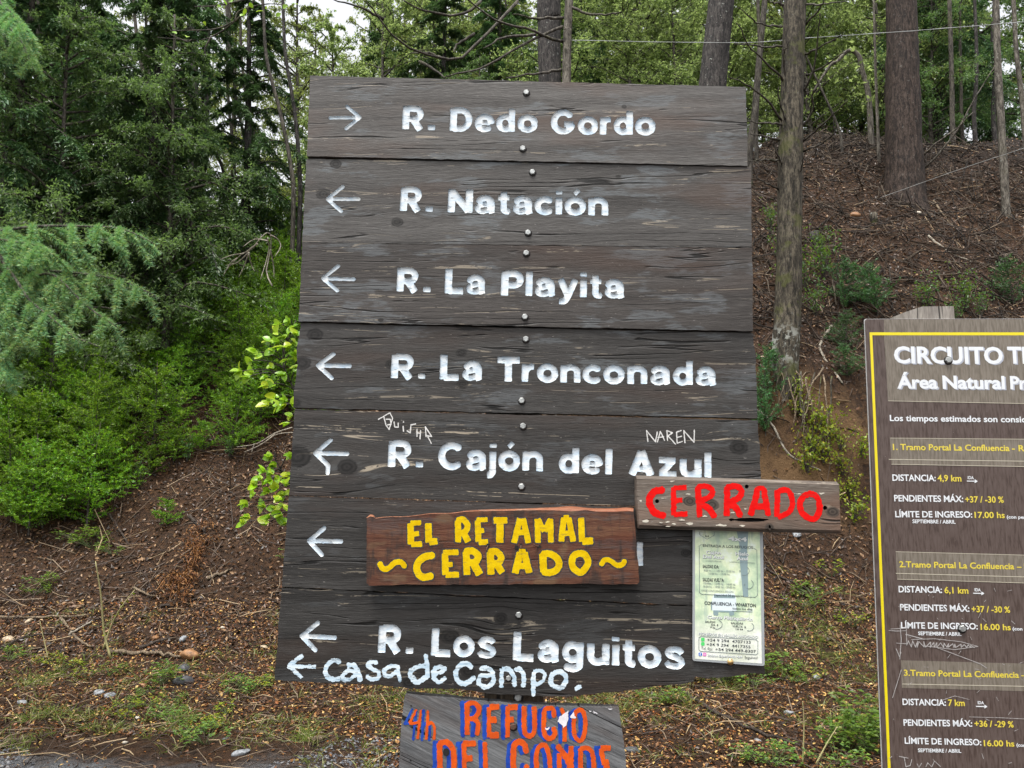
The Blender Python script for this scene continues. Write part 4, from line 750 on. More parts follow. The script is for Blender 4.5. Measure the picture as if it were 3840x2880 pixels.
gy = np.concatenate([[-120, -60, -30, -15, -8, -4, -1, 1, 2.2], np.linspace(3.2, 20, 280), np.linspace(20.5, 40, 24), [50, 70, 110, 180]])
GX, GY = np.meshgrid(gx, gy); GZ = terr(GX, GY); nx, ny = len(gx), len(gy); i = (np.arange(ny - 1)[:, None] * nx + np.arange(nx - 1)[None]).ravel()
mb = MB(); mb.add(np.stack([GX, GY, GZ], -1).reshape(-1, 3), np.stack([i, i + 1, i + nx + 1, i + nx], 1))
M_gr, nt_, b_ = mat('forest_floor'); g = NG(nt_); ob = g.obj(); X, Y, Z = g.sep(ob)[:3]
n1 = g.noise(ob, 1.3, 6, .65); n2 = g.noise(ob, 24, 6, .72); n3 = g.noise(ob, 90, 4, .7)
col = g.ramp(n2, [(.3, (0.008512, 0.00513, 0.002923)), (.46, (0.02554, 0.01334, 0.006682)), (.58, (0.05107, 0.02565, 0.01169)), (.72, (0.09576, 0.05335, 0.02339))])
col = g.mix(g.m('MULTIPLY', g.step(n1, .5, .7), .6), col, g.ramp(n3, [(.35, (0.01915, 0.01026, 0.005011)), (.65, (0.09044, 0.03796, 0.01336))]))
cutm = g.m('MULTIPLY', g.step(X, 1.6, 2.6), g.m('MULTIPLY', g.step(Y, 7.9, 8.2), g.m('SUBTRACT', 1.0, g.step(Y, 8.6, 8.8)))); col = g.mix(g.m('MULTIPLY', cutm, g.step(n1, .42, .6)), col, (.12, .07, .032))
gv = g.m('MULTIPLY', g.m('SUBTRACT', 1.0, g.step(g.m('ADD', Y, g.m('MULTIPLY', n1, 1.4)), 4.95, 5.4)), g.m('SUBTRACT', 1.0, g.step(X, -1.6, -.2))); col = g.mix(gv, col, g.ramp(n3, [(.3, (.045, .047, .05)), (.5, (.10, .105, .11)), (.7, (.20, .20, .20))]))
nt_.links.new(col, b_.inputs['Base Color']); b_.inputs['Roughness'].default_value = .75; b_.inputs['Specular IOR Level'].default_value = .2; col2 = g.mix(g.m('MULTIPLY', g.m('MULTIPLY', g.step(X, 3.5, 6), g.step(Y, 12.2, 13.6)), .8), col, (.012, .010, .009)); nt_.links.new(col2, b_.inputs['Base Color']); g.bump(g.m('ADD', n2, g.m('MULTIPLY', n3, .5)), 1.0, .03, b_)  # upper right crest: dark soil, with the crest's shadow painted into the colour
go = mb.build('ground', M_gr); tag(go, kind='structure')
def scatter(n, x0, x1, y0, y1, dens=None):
    out = []; 
    x = RNG.uniform(x0, x1, n * 3); y = y0 + (y1 - y0) * RNG.random(n * 3)
    keep = np.abs(x) < .80 * y + .6
    if dens is not None: keep &= RNG.random(n * 3) < dens(x, y)
    x, y = x[keep][:n], y[keep][:n]; return x, y, terr(x, y)
def flat_dirs(x, y, tilt=.35):
    nn = unit(tnorm(x, y) + tilt * RNG.normal(size=(len(x), 3))); d = unit(np.cross(nn, RNG.normal(size=(len(x), 3)))); return nn, d
def litter(name, n, region, Lr, wr, m, label, dens=None, up=.008, tilt=.35):
    x, y, z = scatter(n, *region, dens); nn, d = flat_dirs(x, y, tilt); L = RNG.uniform(*Lr, len(x)) ; mb = MB()
    leaves(mb, np.stack([x, y, z], 1) + nn * (up * RNG.random(len(x)))[:, None], d, L, L * RNG.uniform(*wr, len(x)), 0, 0, .3, up=nn * 3)
    return tag(mb.build(name, m), label, None, None, 'stuff')
def littermat(name, cols, rough=.5, spec=.28):
    m, nt_, b = mat(name); g = NG(nt_); rnd = g.n('ShaderNodeNewGeometry').outputs['Random Per Island']; n = len(cols)
    nt_.links.new(g.ramp(rnd, [(i / n, c) for i, c in enumerate(cols)], 'CONSTANT'), b.inputs['Base Color']); b.inputs['Roughness'].default_value = rough; b.inputs['Specular IOR Level'].default_value = spec; return m
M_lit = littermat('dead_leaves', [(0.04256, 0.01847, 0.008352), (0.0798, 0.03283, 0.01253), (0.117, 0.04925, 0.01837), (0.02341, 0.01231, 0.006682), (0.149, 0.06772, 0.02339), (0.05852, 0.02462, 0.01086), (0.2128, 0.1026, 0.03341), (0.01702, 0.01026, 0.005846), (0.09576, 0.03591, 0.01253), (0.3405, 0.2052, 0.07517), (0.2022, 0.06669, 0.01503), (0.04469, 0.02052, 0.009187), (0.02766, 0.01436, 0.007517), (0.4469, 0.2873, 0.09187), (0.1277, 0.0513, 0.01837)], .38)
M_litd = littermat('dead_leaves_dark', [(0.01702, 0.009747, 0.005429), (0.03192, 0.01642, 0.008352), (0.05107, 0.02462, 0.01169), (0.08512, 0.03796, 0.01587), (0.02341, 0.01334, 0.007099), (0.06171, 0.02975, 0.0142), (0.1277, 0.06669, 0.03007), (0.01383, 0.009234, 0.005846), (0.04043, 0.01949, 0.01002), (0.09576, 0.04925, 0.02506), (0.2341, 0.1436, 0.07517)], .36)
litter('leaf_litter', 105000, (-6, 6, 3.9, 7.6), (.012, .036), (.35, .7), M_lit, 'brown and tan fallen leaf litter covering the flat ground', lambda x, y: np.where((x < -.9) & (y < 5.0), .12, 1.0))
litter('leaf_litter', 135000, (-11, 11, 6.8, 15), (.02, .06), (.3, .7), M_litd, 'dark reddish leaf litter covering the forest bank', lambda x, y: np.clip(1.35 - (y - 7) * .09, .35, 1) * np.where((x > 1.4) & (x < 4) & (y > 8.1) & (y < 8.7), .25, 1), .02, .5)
def twigs(name, n, region, Lr, rr, m, label):
    x, y, z = scatter(n, *region); nn, d = flat_dirs(x, y, .3); mb = MB(); L = RNG.uniform(*Lr, len(x)) * RNG.uniform(.3, 1, len(x)); R = RNG.uniform(*rr, len(x))
    e2 = np.cross(nn, d); k = RNG.normal(0, .12, len(x)); P0 = np.stack([x, y, z], 1) + nn * .008 - d * (L / 2)[:, None]; P1 = np.stack([x, y, z], 1) + nn * (.012 + .02 * RNG.random(len(x)))[:, None] + e2 * (k * L)[:, None]; P2 = np.stack([x, y, z], 1) + nn * .01 + d * (L / 2)[:, None]
    V = []; 
    for P, s in ((P0, .9), (P1, 1.0), (P2, .4)):
        for a in (0, 2.09, 4.19): V.append(P + (nn * math.cos(a) + e2 * math.sin(a)) * (R * s)[:, None])
    V = np.stack(V, 1); base = np.arange(len(x))[:, None] * 9; fs = [base + np.array([a + k_ * 3, (a + 1) % 3 + k_ * 3, (a + 1) % 3 + k_ * 3 + 3, a + k_ * 3 + 3]) for k_ in range(2) for a in range(3)]
    mb.add(V.reshape(-1, 3), np.concatenate(fs)); return tag(mb.build(name, m), label, None, None, 'stuff')
M_twig = littermat('dead_twigs', [(.06, .042, .03), (.11, .08, .055), (.035, .025, .02), (.20, .15, .10), (.08, .055, .04), (.30, .22, .13), (.05, .035, .027)], .65, .3)
twigs('twig_litter', 3800, (-5, 5, 3.9, 8), (.06, .45), (.0015, .005), M_twig, 'scattered dead twigs lying over the leaf litter')
twigs('twig_litter', 4200, (-9, 9, 7.5, 15), (.1, 1.0), (.002, .009), M_twig, 'tangled dead twigs and roots lying on the dark bank')
twigs('root_tangle', 3600, (2.2, 9, 9.2, 14.5), (.3, 1.5), (.004, .012), littermat('dark_roots', [(.03, .022, .016), (.05, .036, .026), (.018, .014, .011), (.085, .066, .048)], .7, .2), 'dark tangle of roots and fallen twigs covering the upper right bank')
# gravel at the lower left
mb = MB(); n = 9000; x = RNG.uniform(-4, -.3, n); y = RNG.uniform(3.7, 5.2, n); kp = (y + 1.0 * (vn(x * 1.2, y * 1.2) - .5) < 4.72) & (x < -.6 + .6 * (vn(y * 2, x) - .5)); x, y = x[kp], y[kp]; z = terr(x, y); r = RNG.uniform(.004, .013, len(x)); c = np.stack([x, y, z + r * .3], 1)
o8 = np.array([[1, 0, 0], [0, 1, 0], [-1, 0, 0], [0, -1, 0], [0, 0, .8], [0, 0, -.5]]); V = c[:, None] + o8[None] * r[:, None, None] * (1 + .5 * (RNG.random((len(x), 6, 1)) - .5)); fb = np.array([[0, 1, 4], [1, 2, 4], [2, 3, 4], [3, 0, 4]]); mb.add(V.reshape(-1, 3), (np.arange(len(x))[:, None, None] * 6 + fb[None]).reshape(-1, 3), 0, False)
tag(mb.build('gravel', littermat('gravel_grey', [(.07, .075, .085), (.13, .135, .145), (.045, .047, .052), (.20, .20, .20), (.09, .09, .10)], .6)), 'grey gravel along the bottom edge of the ground', None, None, 'stuff')
# grass, sparse and yellowish
mb = MB(); cx = RNG.uniform(-4.3, 4.0, 420); cy = RNG.uniform(4.2, 7.6, 420); kp = vn(cx * 1.1 + 4, cy * 1.4 + 7) > .52; cx, cy = cx[kp], cy[kp]
hot = [(100, 2560), (250, 2520), (130, 2700), (330, 2690), (420, 2740), (60, 2800), (700, 2740), (1150, 2790), (1130, 2740), (2350, 2650), (2420, 2620), (2500, 2580), (2560, 2640), (2700, 2570), (2950, 2350), (3050, 2400), (3150, 2420), (3180, 2500), (3250, 2550), (3100, 2330), (2330, 2720), (2980, 2500), (1500, 2640), (1700, 2600), (2150, 2640)]
for u, v in hot:
    p = ground_at(u, v)
    if p is not None: a = RNG.normal(0, .13, (9, 2)); cx = np.r_[cx, p[0] + a[:, 0]]; cy = np.r_[cy, p[1] + a[:, 1] * .8]
for X0, Y0 in zip(cx, cy):
    k = RNG.integers(12, 26); x = X0 + RNG.normal(0, .035, k); y = Y0 + RNG.normal(0, .035, k); d = np.stack([RNG.normal(0, .8, k), RNG.normal(0, .8, k), RNG.uniform(.4, 1.2, k)], 1)
    leaves(mb, np.stack([x, y, terr(x, y)], 1), d, RNG.uniform(.05, .15, k), RNG.uniform(.003, .006, k), 0, .25, .1)
tag(mb.build('grass', leafmat('grass_blade', [(.11, .14, .03), (.17, .18, .05), (.07, .11, .02), (.24, .21, .10)], .3)), 'thin yellowish grass growing through the leaf litter', None, None, 'stuff')
# ================================================================== STONES, WEEDS, STICKS ON THE GROUND
def stone(seed, r, m, flat=.6):
    rr = np.random.default_rng(seed); import bmesh; bm = bmesh.new(); bmesh.ops.create_icosphere(bm, subdivisions=3, radius=1); V = np.array([v.co[:] for v in bm.verts]); Fc = [tuple(v.index for v in f.verts) for f in bm.faces]; bm.free()
    k = rr.normal(size=(7, 3)); ph = rr.uniform(0, 6, 7); s = 1 + sum(.07 * np.sin(V @ k[i] * 1.7 + ph[i]) for i in range(7)) + .05 * np.sin(V @ k[0] * 6) * np.sin(V @ k[1] * 5); cn = unit(rr.normal(size=(6, 3))); s = np.minimum(s, np.min(.86 / np.maximum(V @ cn.T, .3), axis=1)); V = V * s[:, None] * np.array([1.2, .85, flat]) * r
    mb = MB(); mb.add(V, Fc); return mb.mesh('stone')
def stonemat(name, c): return plain(name, c, .6, 0, .55, 2.6)
MS = {'orange': stonemat('ochre_stone', (.22, .11, .045)), 'grey': stonemat('grey_stone', (.17, .18, .19)), 'tan': stonemat('tan_stone', (.30, .23, .15)), 'dark': stonemat('dark_stone', (.05, .05, .055)), 'pale': stonemat('pale_stone', (.42, .38, .31))}
STN = [(712, 2462, 62, 'orange', 'large ochre stone lying left of the sign'), (683, 2404, 34, 'grey', 'upright grey stone above the large ochre stone'), (412, 2612, 44, 'grey', 'flat greenish grey stone among the weeds'), (372, 2600, 42, 'grey', 'flat grey stone half buried beside the weeds'), (110, 2332, 28, 'tan', 'tan stone among the sticks at the left'), (32, 2402, 36, 'tan', 'rounded tan stone at the left picture edge'), (580, 2396, 28, 'orange', 'small ochre stone among dark leaves'), (690, 2508, 46, 'dark', 'dark flat stone below the ochre stone'), (690, 2560, 60, 'dark', 'dark rock by the hollow in the ground'), (535, 2572, 26, 'orange', 'small brown stone left of the dark rock'), (905, 2825, 42, 'grey', 'brown grey stone at the bottom edge'), (845, 2776, 22, 'dark', 'small dark pointed stone at the bottom'), (990, 2430, 26, 'tan', 'pale stone beside the lowest plank'), (470, 2790, 20, 'pale', 'small pale stone by the gravel'), (515, 2695, 18, 'pale', 'small whitish pebble in the litter'), (85, 2640, 34, 'grey', 'grey brown stone left of the weeds'), (835, 2355, 20, 'pale', 'small pale stone near the sign edge'), (2958, 2678, 34, 'grey', 'bluish grey stone in the open litter'), (3205, 2750, 40, 'orange', 'ochre stone beside the brown panel'), (2842, 2782, 24, 'grey', 'small grey stone at the bottom right'), (3060, 2545, 30, 'grey', 'flat grey stone on the right grass'), (2375, 2818, 44, 'dark', 'flat dark stone beside the lower sign board'), (2120, 2850, 20, 'tan', 'small tan stone behind the lower sign'), (2990, 2010, 34, 'grey', 'grey stone lying below the bank'), (3210, 810, 40, 'orange', 'orange cut stone below the thick trunk'), (3440, 802, 26, 'pale', 'pale stone on the bank below the thick trunk')]
for k, (u, v, wpx, c, lab) in enumerate(STN):
    p = ground_at(u, v)
    if p is None: continue
    me = stone(k + 40, 1.0, None, random.uniform(.45, .75)); o = link('stone', me, MS[c]); r = wpx / F * p[1] / 1.9; o.scale = (r, r, r); o.location = (p[0], p[1], p[2] + r * .12); o.rotation_euler = (random.uniform(-.2, .2), random.uniform(-.2, .2), random.uniform(0, 6.3)); tag(o, lab, 'stone', 'stones lying on the ground')
M_weed = leafmat('weed_leaf', [(.07, .14, .03), (.11, .18, .035), (.06, .115, .03), (.16, .22, .04)], .35)
M_weedy = leafmat('yellow_green_leaf', [(.16, .22, .02), (.22, .26, .02), (.11, .17, .02), (.30, .26, .03)], .35)
M_stem = plain('green_stem', (.07, .10, .03), .6)
def weed_proto(name, n, R, m, label, cat, group, size=(.018, .034), hgt=.09, round_=True):
    r = empty(name); tag(r, label, cat, group); mb = MB(); ms = MB()
    for k in range(n):
        a = RNG.uniform(0, 6.28); q = R * math.sqrt(RNG.random()); base = np.array([math.cos(a) * q * .12, math.sin(a) * q * .12, 0]); top = np.array([math.cos(a) * q, math.sin(a) * q, hgt * RNG.uniform(.3, 1)])
        tube(ms, smoothline([base, (base + top) / 2 + [0, 0, .01], top], 4), [.0016, .0013, .0011, .0008], 3, cap=False)
        j = 5; aa = RNG.uniform(0, 6.28) + np.arange(j) * 1.256 + RNG.normal(0, .2, j); d = np.stack([np.cos(aa), np.sin(aa), RNG.uniform(-.1, .5, j)], 1); P = np.tile(top, (j, 1)) + RNG.normal(0, .008, (j, 3))
        leaves(mb, P, d, RNG.uniform(*size, j), RNG.uniform(*size, j) * .62, 0, .15, .2, up=np.array([0, 0, 2.]))
    ms.build('stem', M_stem, r); mb.build('foliage', m, r); return r
wp = [weed_proto('weed', 22, .15, M_weed, 'low green clover like weed patch on the leaf litter', 'weed', 'green weed patches'), weed_proto('weed', 14, .12, M_weedy, 'small yellowish green weed patch on the leaf litter', 'weed', 'yellow green weed patches'), weed_proto('weed', 42, .20, M_weed, 'taller lobed green weed clump rooted in the litter', 'weed', 'taller green weed clumps', (.03, .055), .2)]
WD = [(410, 2530, 0), (330, 2545, 1), (560, 2610, 0), (600, 2570, 2), (480, 2660, 0), (600, 2700, 0), (640, 2690, 0), (560, 2650, 1), (720, 2760, 0), (770, 2790, 0), (760, 2740, 1), (660, 2720, 0), (850, 2680, 1), (930, 2590, 0), (880, 2600, 0), (980, 2580, 1), (1015, 2570, 1), (640, 2640, 0), (350, 2060, 0), (420, 2080, 0), (380, 2020, 0), (300, 2030, 0), (30, 2480, 0), (180, 2490, 1), (230, 2520, 1), (450, 2700, 1), (820, 2730, 1), (2480, 2630, 0), (2700, 2560, 2), (2830, 2570, 0), (2880, 2540, 2), (2980, 2560, 0), (2720, 2550, 1), (3040, 2560, 1), (2950, 2520, 0), (3230, 2780, 2), (3270, 2830, 2), (3180, 2820, 2), (3300, 2780, 2), (3140, 2870, 0), (2840, 2860, 0), (2900, 2870, 0), (1900, 2620, 1), (3120, 2160, 1), (3000, 2280, 0), (3060, 2250, 0), (3200, 2350, 1), (1050, 2545, 1), (1140, 2100, 0), (130, 2230, 0), (160, 2190, 0)]
used = set()
for u, v, k in WD:
    p = ground_at(u, v)
    if p is None: continue
    s = random.uniform(.75, 1.25) * (1 if v > 2300 else 1.4)
    if k in used: copy_thing(wp[k], p, random.uniform(0, 6.3), s)
    else: used.add(k); wp[k].location = p; wp[k].scale = (s, s, s)
M_stk = bark('dry_stick', (.06, .045, .03), (.16, .12, .08), (.30, .23, .15), sc=3); M_stkd = bark('dark_stick', (.02, .015, .012), (.05, .038, .03), (.09, .07, .055), sc=3); M_pale = bark('pale_dead_wood', (.17, .145, .11), (.30, .265, .21), (.44, .40, .33), sc=3)
def stick(pts, wpx, m, label, name='fallen_stick', cat='stick', lift=.02, jit=.0):
    P = []
    for u, v in pts:
        p = ground_at(u, v)
        if p is not None: P.append(p + [0, 0, lift])
    r = wpx / F * P[0][1] / 2; P = smoothline(P, max(6, len(P) * 4)); P = P + RNG.normal(0, r * .35, P.shape); mb = MB(); tube(mb, P, np.linspace(r, r * .55, len(P)), 7, wob=.25); return tag(mb.build(name, m), label, cat)
stick([(410, 2452), (520, 2458), (600, 2462), (690, 2470)], 16, M_stk, 'tan stick lying left of the ochre stone')
stick([(0, 2812), (60, 2790), (105, 2775)], 22, M_stk, 'broken pale stick at the lower left corner')
stick([(230, 2330), (290, 2400), (340, 2440)], 11, M_stk, 'thin leaning tan stick in the left debris'); stick([(255, 2395), (345, 2335)], 9, M_pale, 'pale crossed stick in the left debris'); stick([(0, 2438), (90, 2400), (200, 2385)], 11, M_stkd, 'dark stick among the stones at the left edge'); stick([(0, 2325), (180, 2322), (330, 2318)], 10, M_stk, 'long tan stick across the left debris'); stick([(520, 2440), (600, 2415), (650, 2402)], 13, M_stkd, 'dark stick left of the grey stone')
stick([(500, 2210), (560, 2240), (610, 2250)], 10, M_stk, 'bent grey twig in the middle of the left slope'); stick([(600, 2282), (680, 2268), (760, 2245)], 10, M_stkd, 'dark curved stick below the brown fern'); stick([(715, 1945), (750, 1985), (775, 2015)], 14, M_stkd, 'short dark stick above the brown fern'); stick([(780, 2180), (830, 2160), (865, 2145)], 14, M_stk, 'forked tan stick beside the brown fern'); stick([(410, 1935), (450, 2000), (485, 2050)], 9, M_stkd, 'thin dark stick above the weed patch')
stick([(2560, 2600), (2700, 2690), (2850, 2760), (3000, 2810)], 13, M_stkd, 'long dark root crossing the open litter right of the sign'); stick([(1465, 2565), (1500, 2560)], 16, M_stk, 'short tan stick under the lowest plank'); stick([(1180, 2790), (1225, 2780)], 20, M_stk, 'short grey stick left of the lower sign')
stick([(2830, 1540), (2890, 1600), (2960, 1720), (3080, 1785)], 11, M_pale, 'pale root hanging over the earth bank', 'hanging_root', 'root'); stick([(3120, 1230), (3085, 1280), (3080, 1330), (3140, 1420), (3160, 1450)], 11, M_pale, 'pale curved root on the bank right of the mossy trunk', 'hanging_root', 'root'); stick([(3060, 1130), (3100, 1200), (3150, 1290)], 8, M_stk, 'thin brown root above the pale curved root', 'hanging_root', 'root')
stick([(3480, 890), (3560, 950), (3650, 990)], 9, M_pale, 'thin pale branch lying high on the right bank'); stick([(3500, 760), (3560, 840), (3600, 880)], 8, M_stk, 'bent branch lying beside the thick trunk'); stick([(2800, 2080), (2900, 2160), (3060, 2230)], 10, M_stkd, 'dark stick at the foot of the bank')
# thin thorny stems standing in the left debris
M_thorn = plain('thorny_stem', (.30, .27, .12), .6)
def whip(P, r0, name, label, cat, m=M_thorn, nl=14, lm=None):
    root = empty(name, tuple(P[0])); tag(root, label, cat); Q = smoothline(np.array(P) - P[0], 14); mb = MB(); tube(mb, Q, np.linspace(r0, r0 * .4, 14), 5); mb.build('stem', m, root)
    if nl:
        i = RNG.integers(4, 14, nl); mb = MB(); leaves(mb, Q[i], RNG.normal(size=(nl, 3)) + [0, 0, .4], RNG.uniform(.015, .04, nl), RNG.uniform(.01, .022, nl), 0, .1); mb.build('foliage', lm or M_weedy, root)
    return root
g0 = ground_at(415, 2470); whip([g0, at(390, 2370, g0[1]), at(378, 2230, g0[1] - .05), at(358, 2105, g0[1] - .1)], .011, 'thorny_shoot', 'tall thin thorny stem standing left of the tan stick', 'stem', nl=6)
g0 = ground_at(385, 2440); whip([g0, at(420, 2340, g0[1]), at(460, 2270, g0[1] - .1), at(505, 2212, g0[1] - .1)], .009, 'thorny_shoot', 'thin green thorny stem leaning right with a yellow leaf', 'stem', nl=10)
g0 = ground_at(180, 2470); whip([g0, at(165, 2400, g0[1]), at(150, 2330, g0[1])], .006, 'dry_stalk', 'thin dry stalk in the left grass', 'stem', nl=0)
g0 = ground_at(3010, 2870); whip([g0, at(3015, 2720, g0[1]), at(3010, 2630, g0[1])], .005, 'dry_stalk', 'thin dry stalk standing in the open right litter', 'stem', nl=0); g0 = ground_at(3060, 2870); whip([g0, at(3100, 2790, g0[1]), at(3140, 2725, g0[1])], .006, 'dry_stalk', 'dry straw stalk leaning beside the green clump', 'stem', nl=0)
# dead orange fern
dead = empty('dead_fern', tuple(ground_at(720, 2180))); tag(dead, 'withered orange brown fern lying on the left slope', 'fern'); D0 = np.array(dead.location); mb = MB()
for P in ([(720, 2170), (700, 2090), (730, 2010), (800, 1985)], [(715, 2180), (740, 2100), (760, 2060), (790, 2030)], [(700, 2190), (660, 2210), (640, 2270)], [(730, 2180), (700, 2230), (690, 2290)], [(735, 2150), (745, 2080), (720, 2030)], [(700, 2180), (640, 2180), (590, 2240)]):
    L = np.array([ground_at(u, v) + [0, -.03, .07] for u, v in P]); L = smoothline(L, 40) - D0; k = np.repeat(np.arange(40), 7); leaves(mb, L[k] + RNG.normal(0, .03, (280, 3)) * [1.5, 1, .6], RNG.normal(size=(280, 3)), RNG.uniform(.025, .06, 280), RNG.uniform(.006, .016, 280), 0, .3); tube(mb, L, .004, 4)
mb.build('frond', littermat('dead_fern_leaf', [(.13, .05, .015), (.19, .08, .022), (.08, .032, .012), (.26, .13, .045), (.05, .025, .014)], .6), dead)
# ================================================================== TREES
M_bk_dark = bark('dark_bark', (.012, .011, .011), (.032, .028, .026), (.07, .062, .056), .55); M_bk_brown = bark('brown_bark', (.012, .0085, .007), (.032, .022, .017), (.066, .047, .037), .15, .0); M_bk_moss = bark('mossy_grey_bark', (.020, .017, .012), (.050, .042, .030), (.112, .096, .070), .12, .5, foot=1); M_bk_grey = bark('grey_bark', (.04, .034, .028), (.095, .083, .066), (.18, .162, .135), .35, .1); M_bk_thin = bark('thin_stem_bark', (.025, .022, .018), (.06, .052, .042), (.11, .098, .08), .1, .2)
C_cyp = [(.045, .10, .045), (.08, .15, .06), (.024, .055, .028), (.17, .25, .12), (.065, .115, .035)]
M_cyp = leafmat('cypress_spray', C_cyp, .25, .45, (.10, .20, .05)); M_broad = leafmat('bright_leaf', [(.06, .11, .03), (.10, .155, .04), (.035, .07, .022), (.18, .225, .08), (.08, .12, .04)], .65, .3, (.42, .54, .17))
M_mid = leafmat('evergreen_leaf', [(.055, .115, .035), (.09, .16, .05), (.028, .06, .025), (.19, .27, .12), (.065, .125, .035)], .45, .35, (.22, .36, .08)); M_olive = leafmat('olive_leaf', [(.08, .105, .035), (.12, .15, .05), (.05, .07, .025), (.18, .20, .09)], .5, .4, (.34, .42, .08)); M_fir = leafmat('fir_needle', [(.14, .32, .15), (.24, .44, .22), (.09, .22, .10), (.33, .50, .22), (.36, .42, .12)], .25, .4, (.22, .40, .10)); M_sap = leafmat('sapling_needle', [(.08, .20, .016), (.16, .32, .02), (.03, .09, .015), (.27, .42, .03), (.09, .20, .025)], .35, .42, (.28, .50, .03))
def crown(nb, z0, z1, rad_, kind, seed, nl=80, droop=.1, leaf=(.05, .09), wid=(.3, .5), per=6, tilt=.3, shape=1.0):
    """limbs from a vertical axis with leaf sprays; returns (leaf MB, limb MB) around the origin"""
    global RNG; old = RNG; RNG = np.random.default_rng(seed); ml, mw = MB(), MB()
    for b in range(nb):
        f = (b + RNG.random()) / nb; z = z0 + (z1 - z0) * f; a = RNG.uniform(0, 6.283); L = rad_ * ((1 - f) ** shape * .85 + .15) * RNG.uniform(.55, 1.15)
        dr = np.array([math.cos(a), math.sin(a), 0]); side = np.array([-dr[1], dr[0], 0]); P = [np.array([0, 0, z]), np.array([0, 0, z]) + dr * L * .5 + [0, 0, L * tilt * .6] + side * RNG.normal(0, .1) * L, np.array([0, 0, z]) + dr * L + [0, 0, L * (tilt - droop)] + side * RNG.normal(0, .2) * L]
        Q = smoothline(P, 10); tube(mw, Q, np.linspace(.012 + .012 * L, .004, 10), 4, cap=False)
        n = int(nl * (.4 + L / rad_)); t = RNG.beta(1.6, 1.1, n) * 9; i = np.minimum(t.astype(int), 8); fr = (t - i)[:, None]; base = Q[i] * (1 - fr) + Q[i + 1] * fr
        if kind == 'spray':      # drooping flat sprays built of small blades
            sdir = unit(dr * .5 + RNG.normal(size=(n, 3)) * [.8, .8, .35] + [0, 0, -droop * 1.5]); sl = L * RNG.uniform(.10, .24, n)
            k = np.arange(per)[None, :, None] / per; pts = base[:, None] + sdir[:, None] * sl[:, None, None] * k; pts[..., 2] -= (k[..., 0] ** 2) * sl[:, None] * .35
            sd = unit(np.cross(sdir, np.array([0, 0, 1.])))[:, None] * np.where(np.arange(per) % 2, 1, -1)[None, :, None]
            ld = sdir[:, None] * .8 + sd * .7 + RNG.normal(0, .22, (n, per, 3)); ln = RNG.uniform(*leaf, (n, per)) * (1.15 - .6 * k[..., 0]); ww = ln * RNG.uniform(*wid, (n, per)); leaves(ml, pts.reshape(-1, 3), ld.reshape(-1, 3), ln.ravel(), ww.ravel(), 0, .15, .2, up=np.array([0, 0, 1.5]))
        else:                    # twigs with leaves all round
            td = unit(dr * .4 + RNG.normal(size=(n, 3))); tl = L * RNG.uniform(.08, .22, n); k = RNG.random((n, per, 1)); pts = base[:, None] + td[:, None] * tl[:, None, None] * k
            ld = td[:, None] * .5 + RNG.normal(0, .7, (n, per, 3)) + [0, 0, -.25]; ln = RNG.uniform(*leaf, (n, per)); ww = ln * RNG.uniform(*wid, (n, per)); leaves(ml, pts.reshape(-1, 3), ld.reshape(-1, 3), ln.ravel(), ww.ravel(), 0, .1, .25)
    RNG = old; return ml, mw
def trunk_mb(P, R, sides=14, flare=0.0, wob=.08):
    n = max(10, len(P) * 5); Q = smoothline(P, n); t = np.linspace(0, 1, n); r = np.interp(t, np.linspace(0, 1, len(R)), R); mb = MB(); tube(mb, Q, r * (1 + flare * np.exp(-t * 26)), sides, wob=wob); return mb
def tree_proto(name, label, cat, group, crownargs, tr, tm, lm, lean=.3):
    r = empty(name); tag(r, label, cat, group); rr = random.uniform(-lean, lean); P = [(0, 0, -.7), (rr * .3, .05, 1.5), (rr * .2, 0, 3.5), (0, 0, crownargs['z1'])]
    trunk_mb(P, tr, 10, .5).build('trunk', tm, r); ml, mw = crown(**crownargs); ml.build('crown', lm, r); mw.build('limb', tm, r); return r
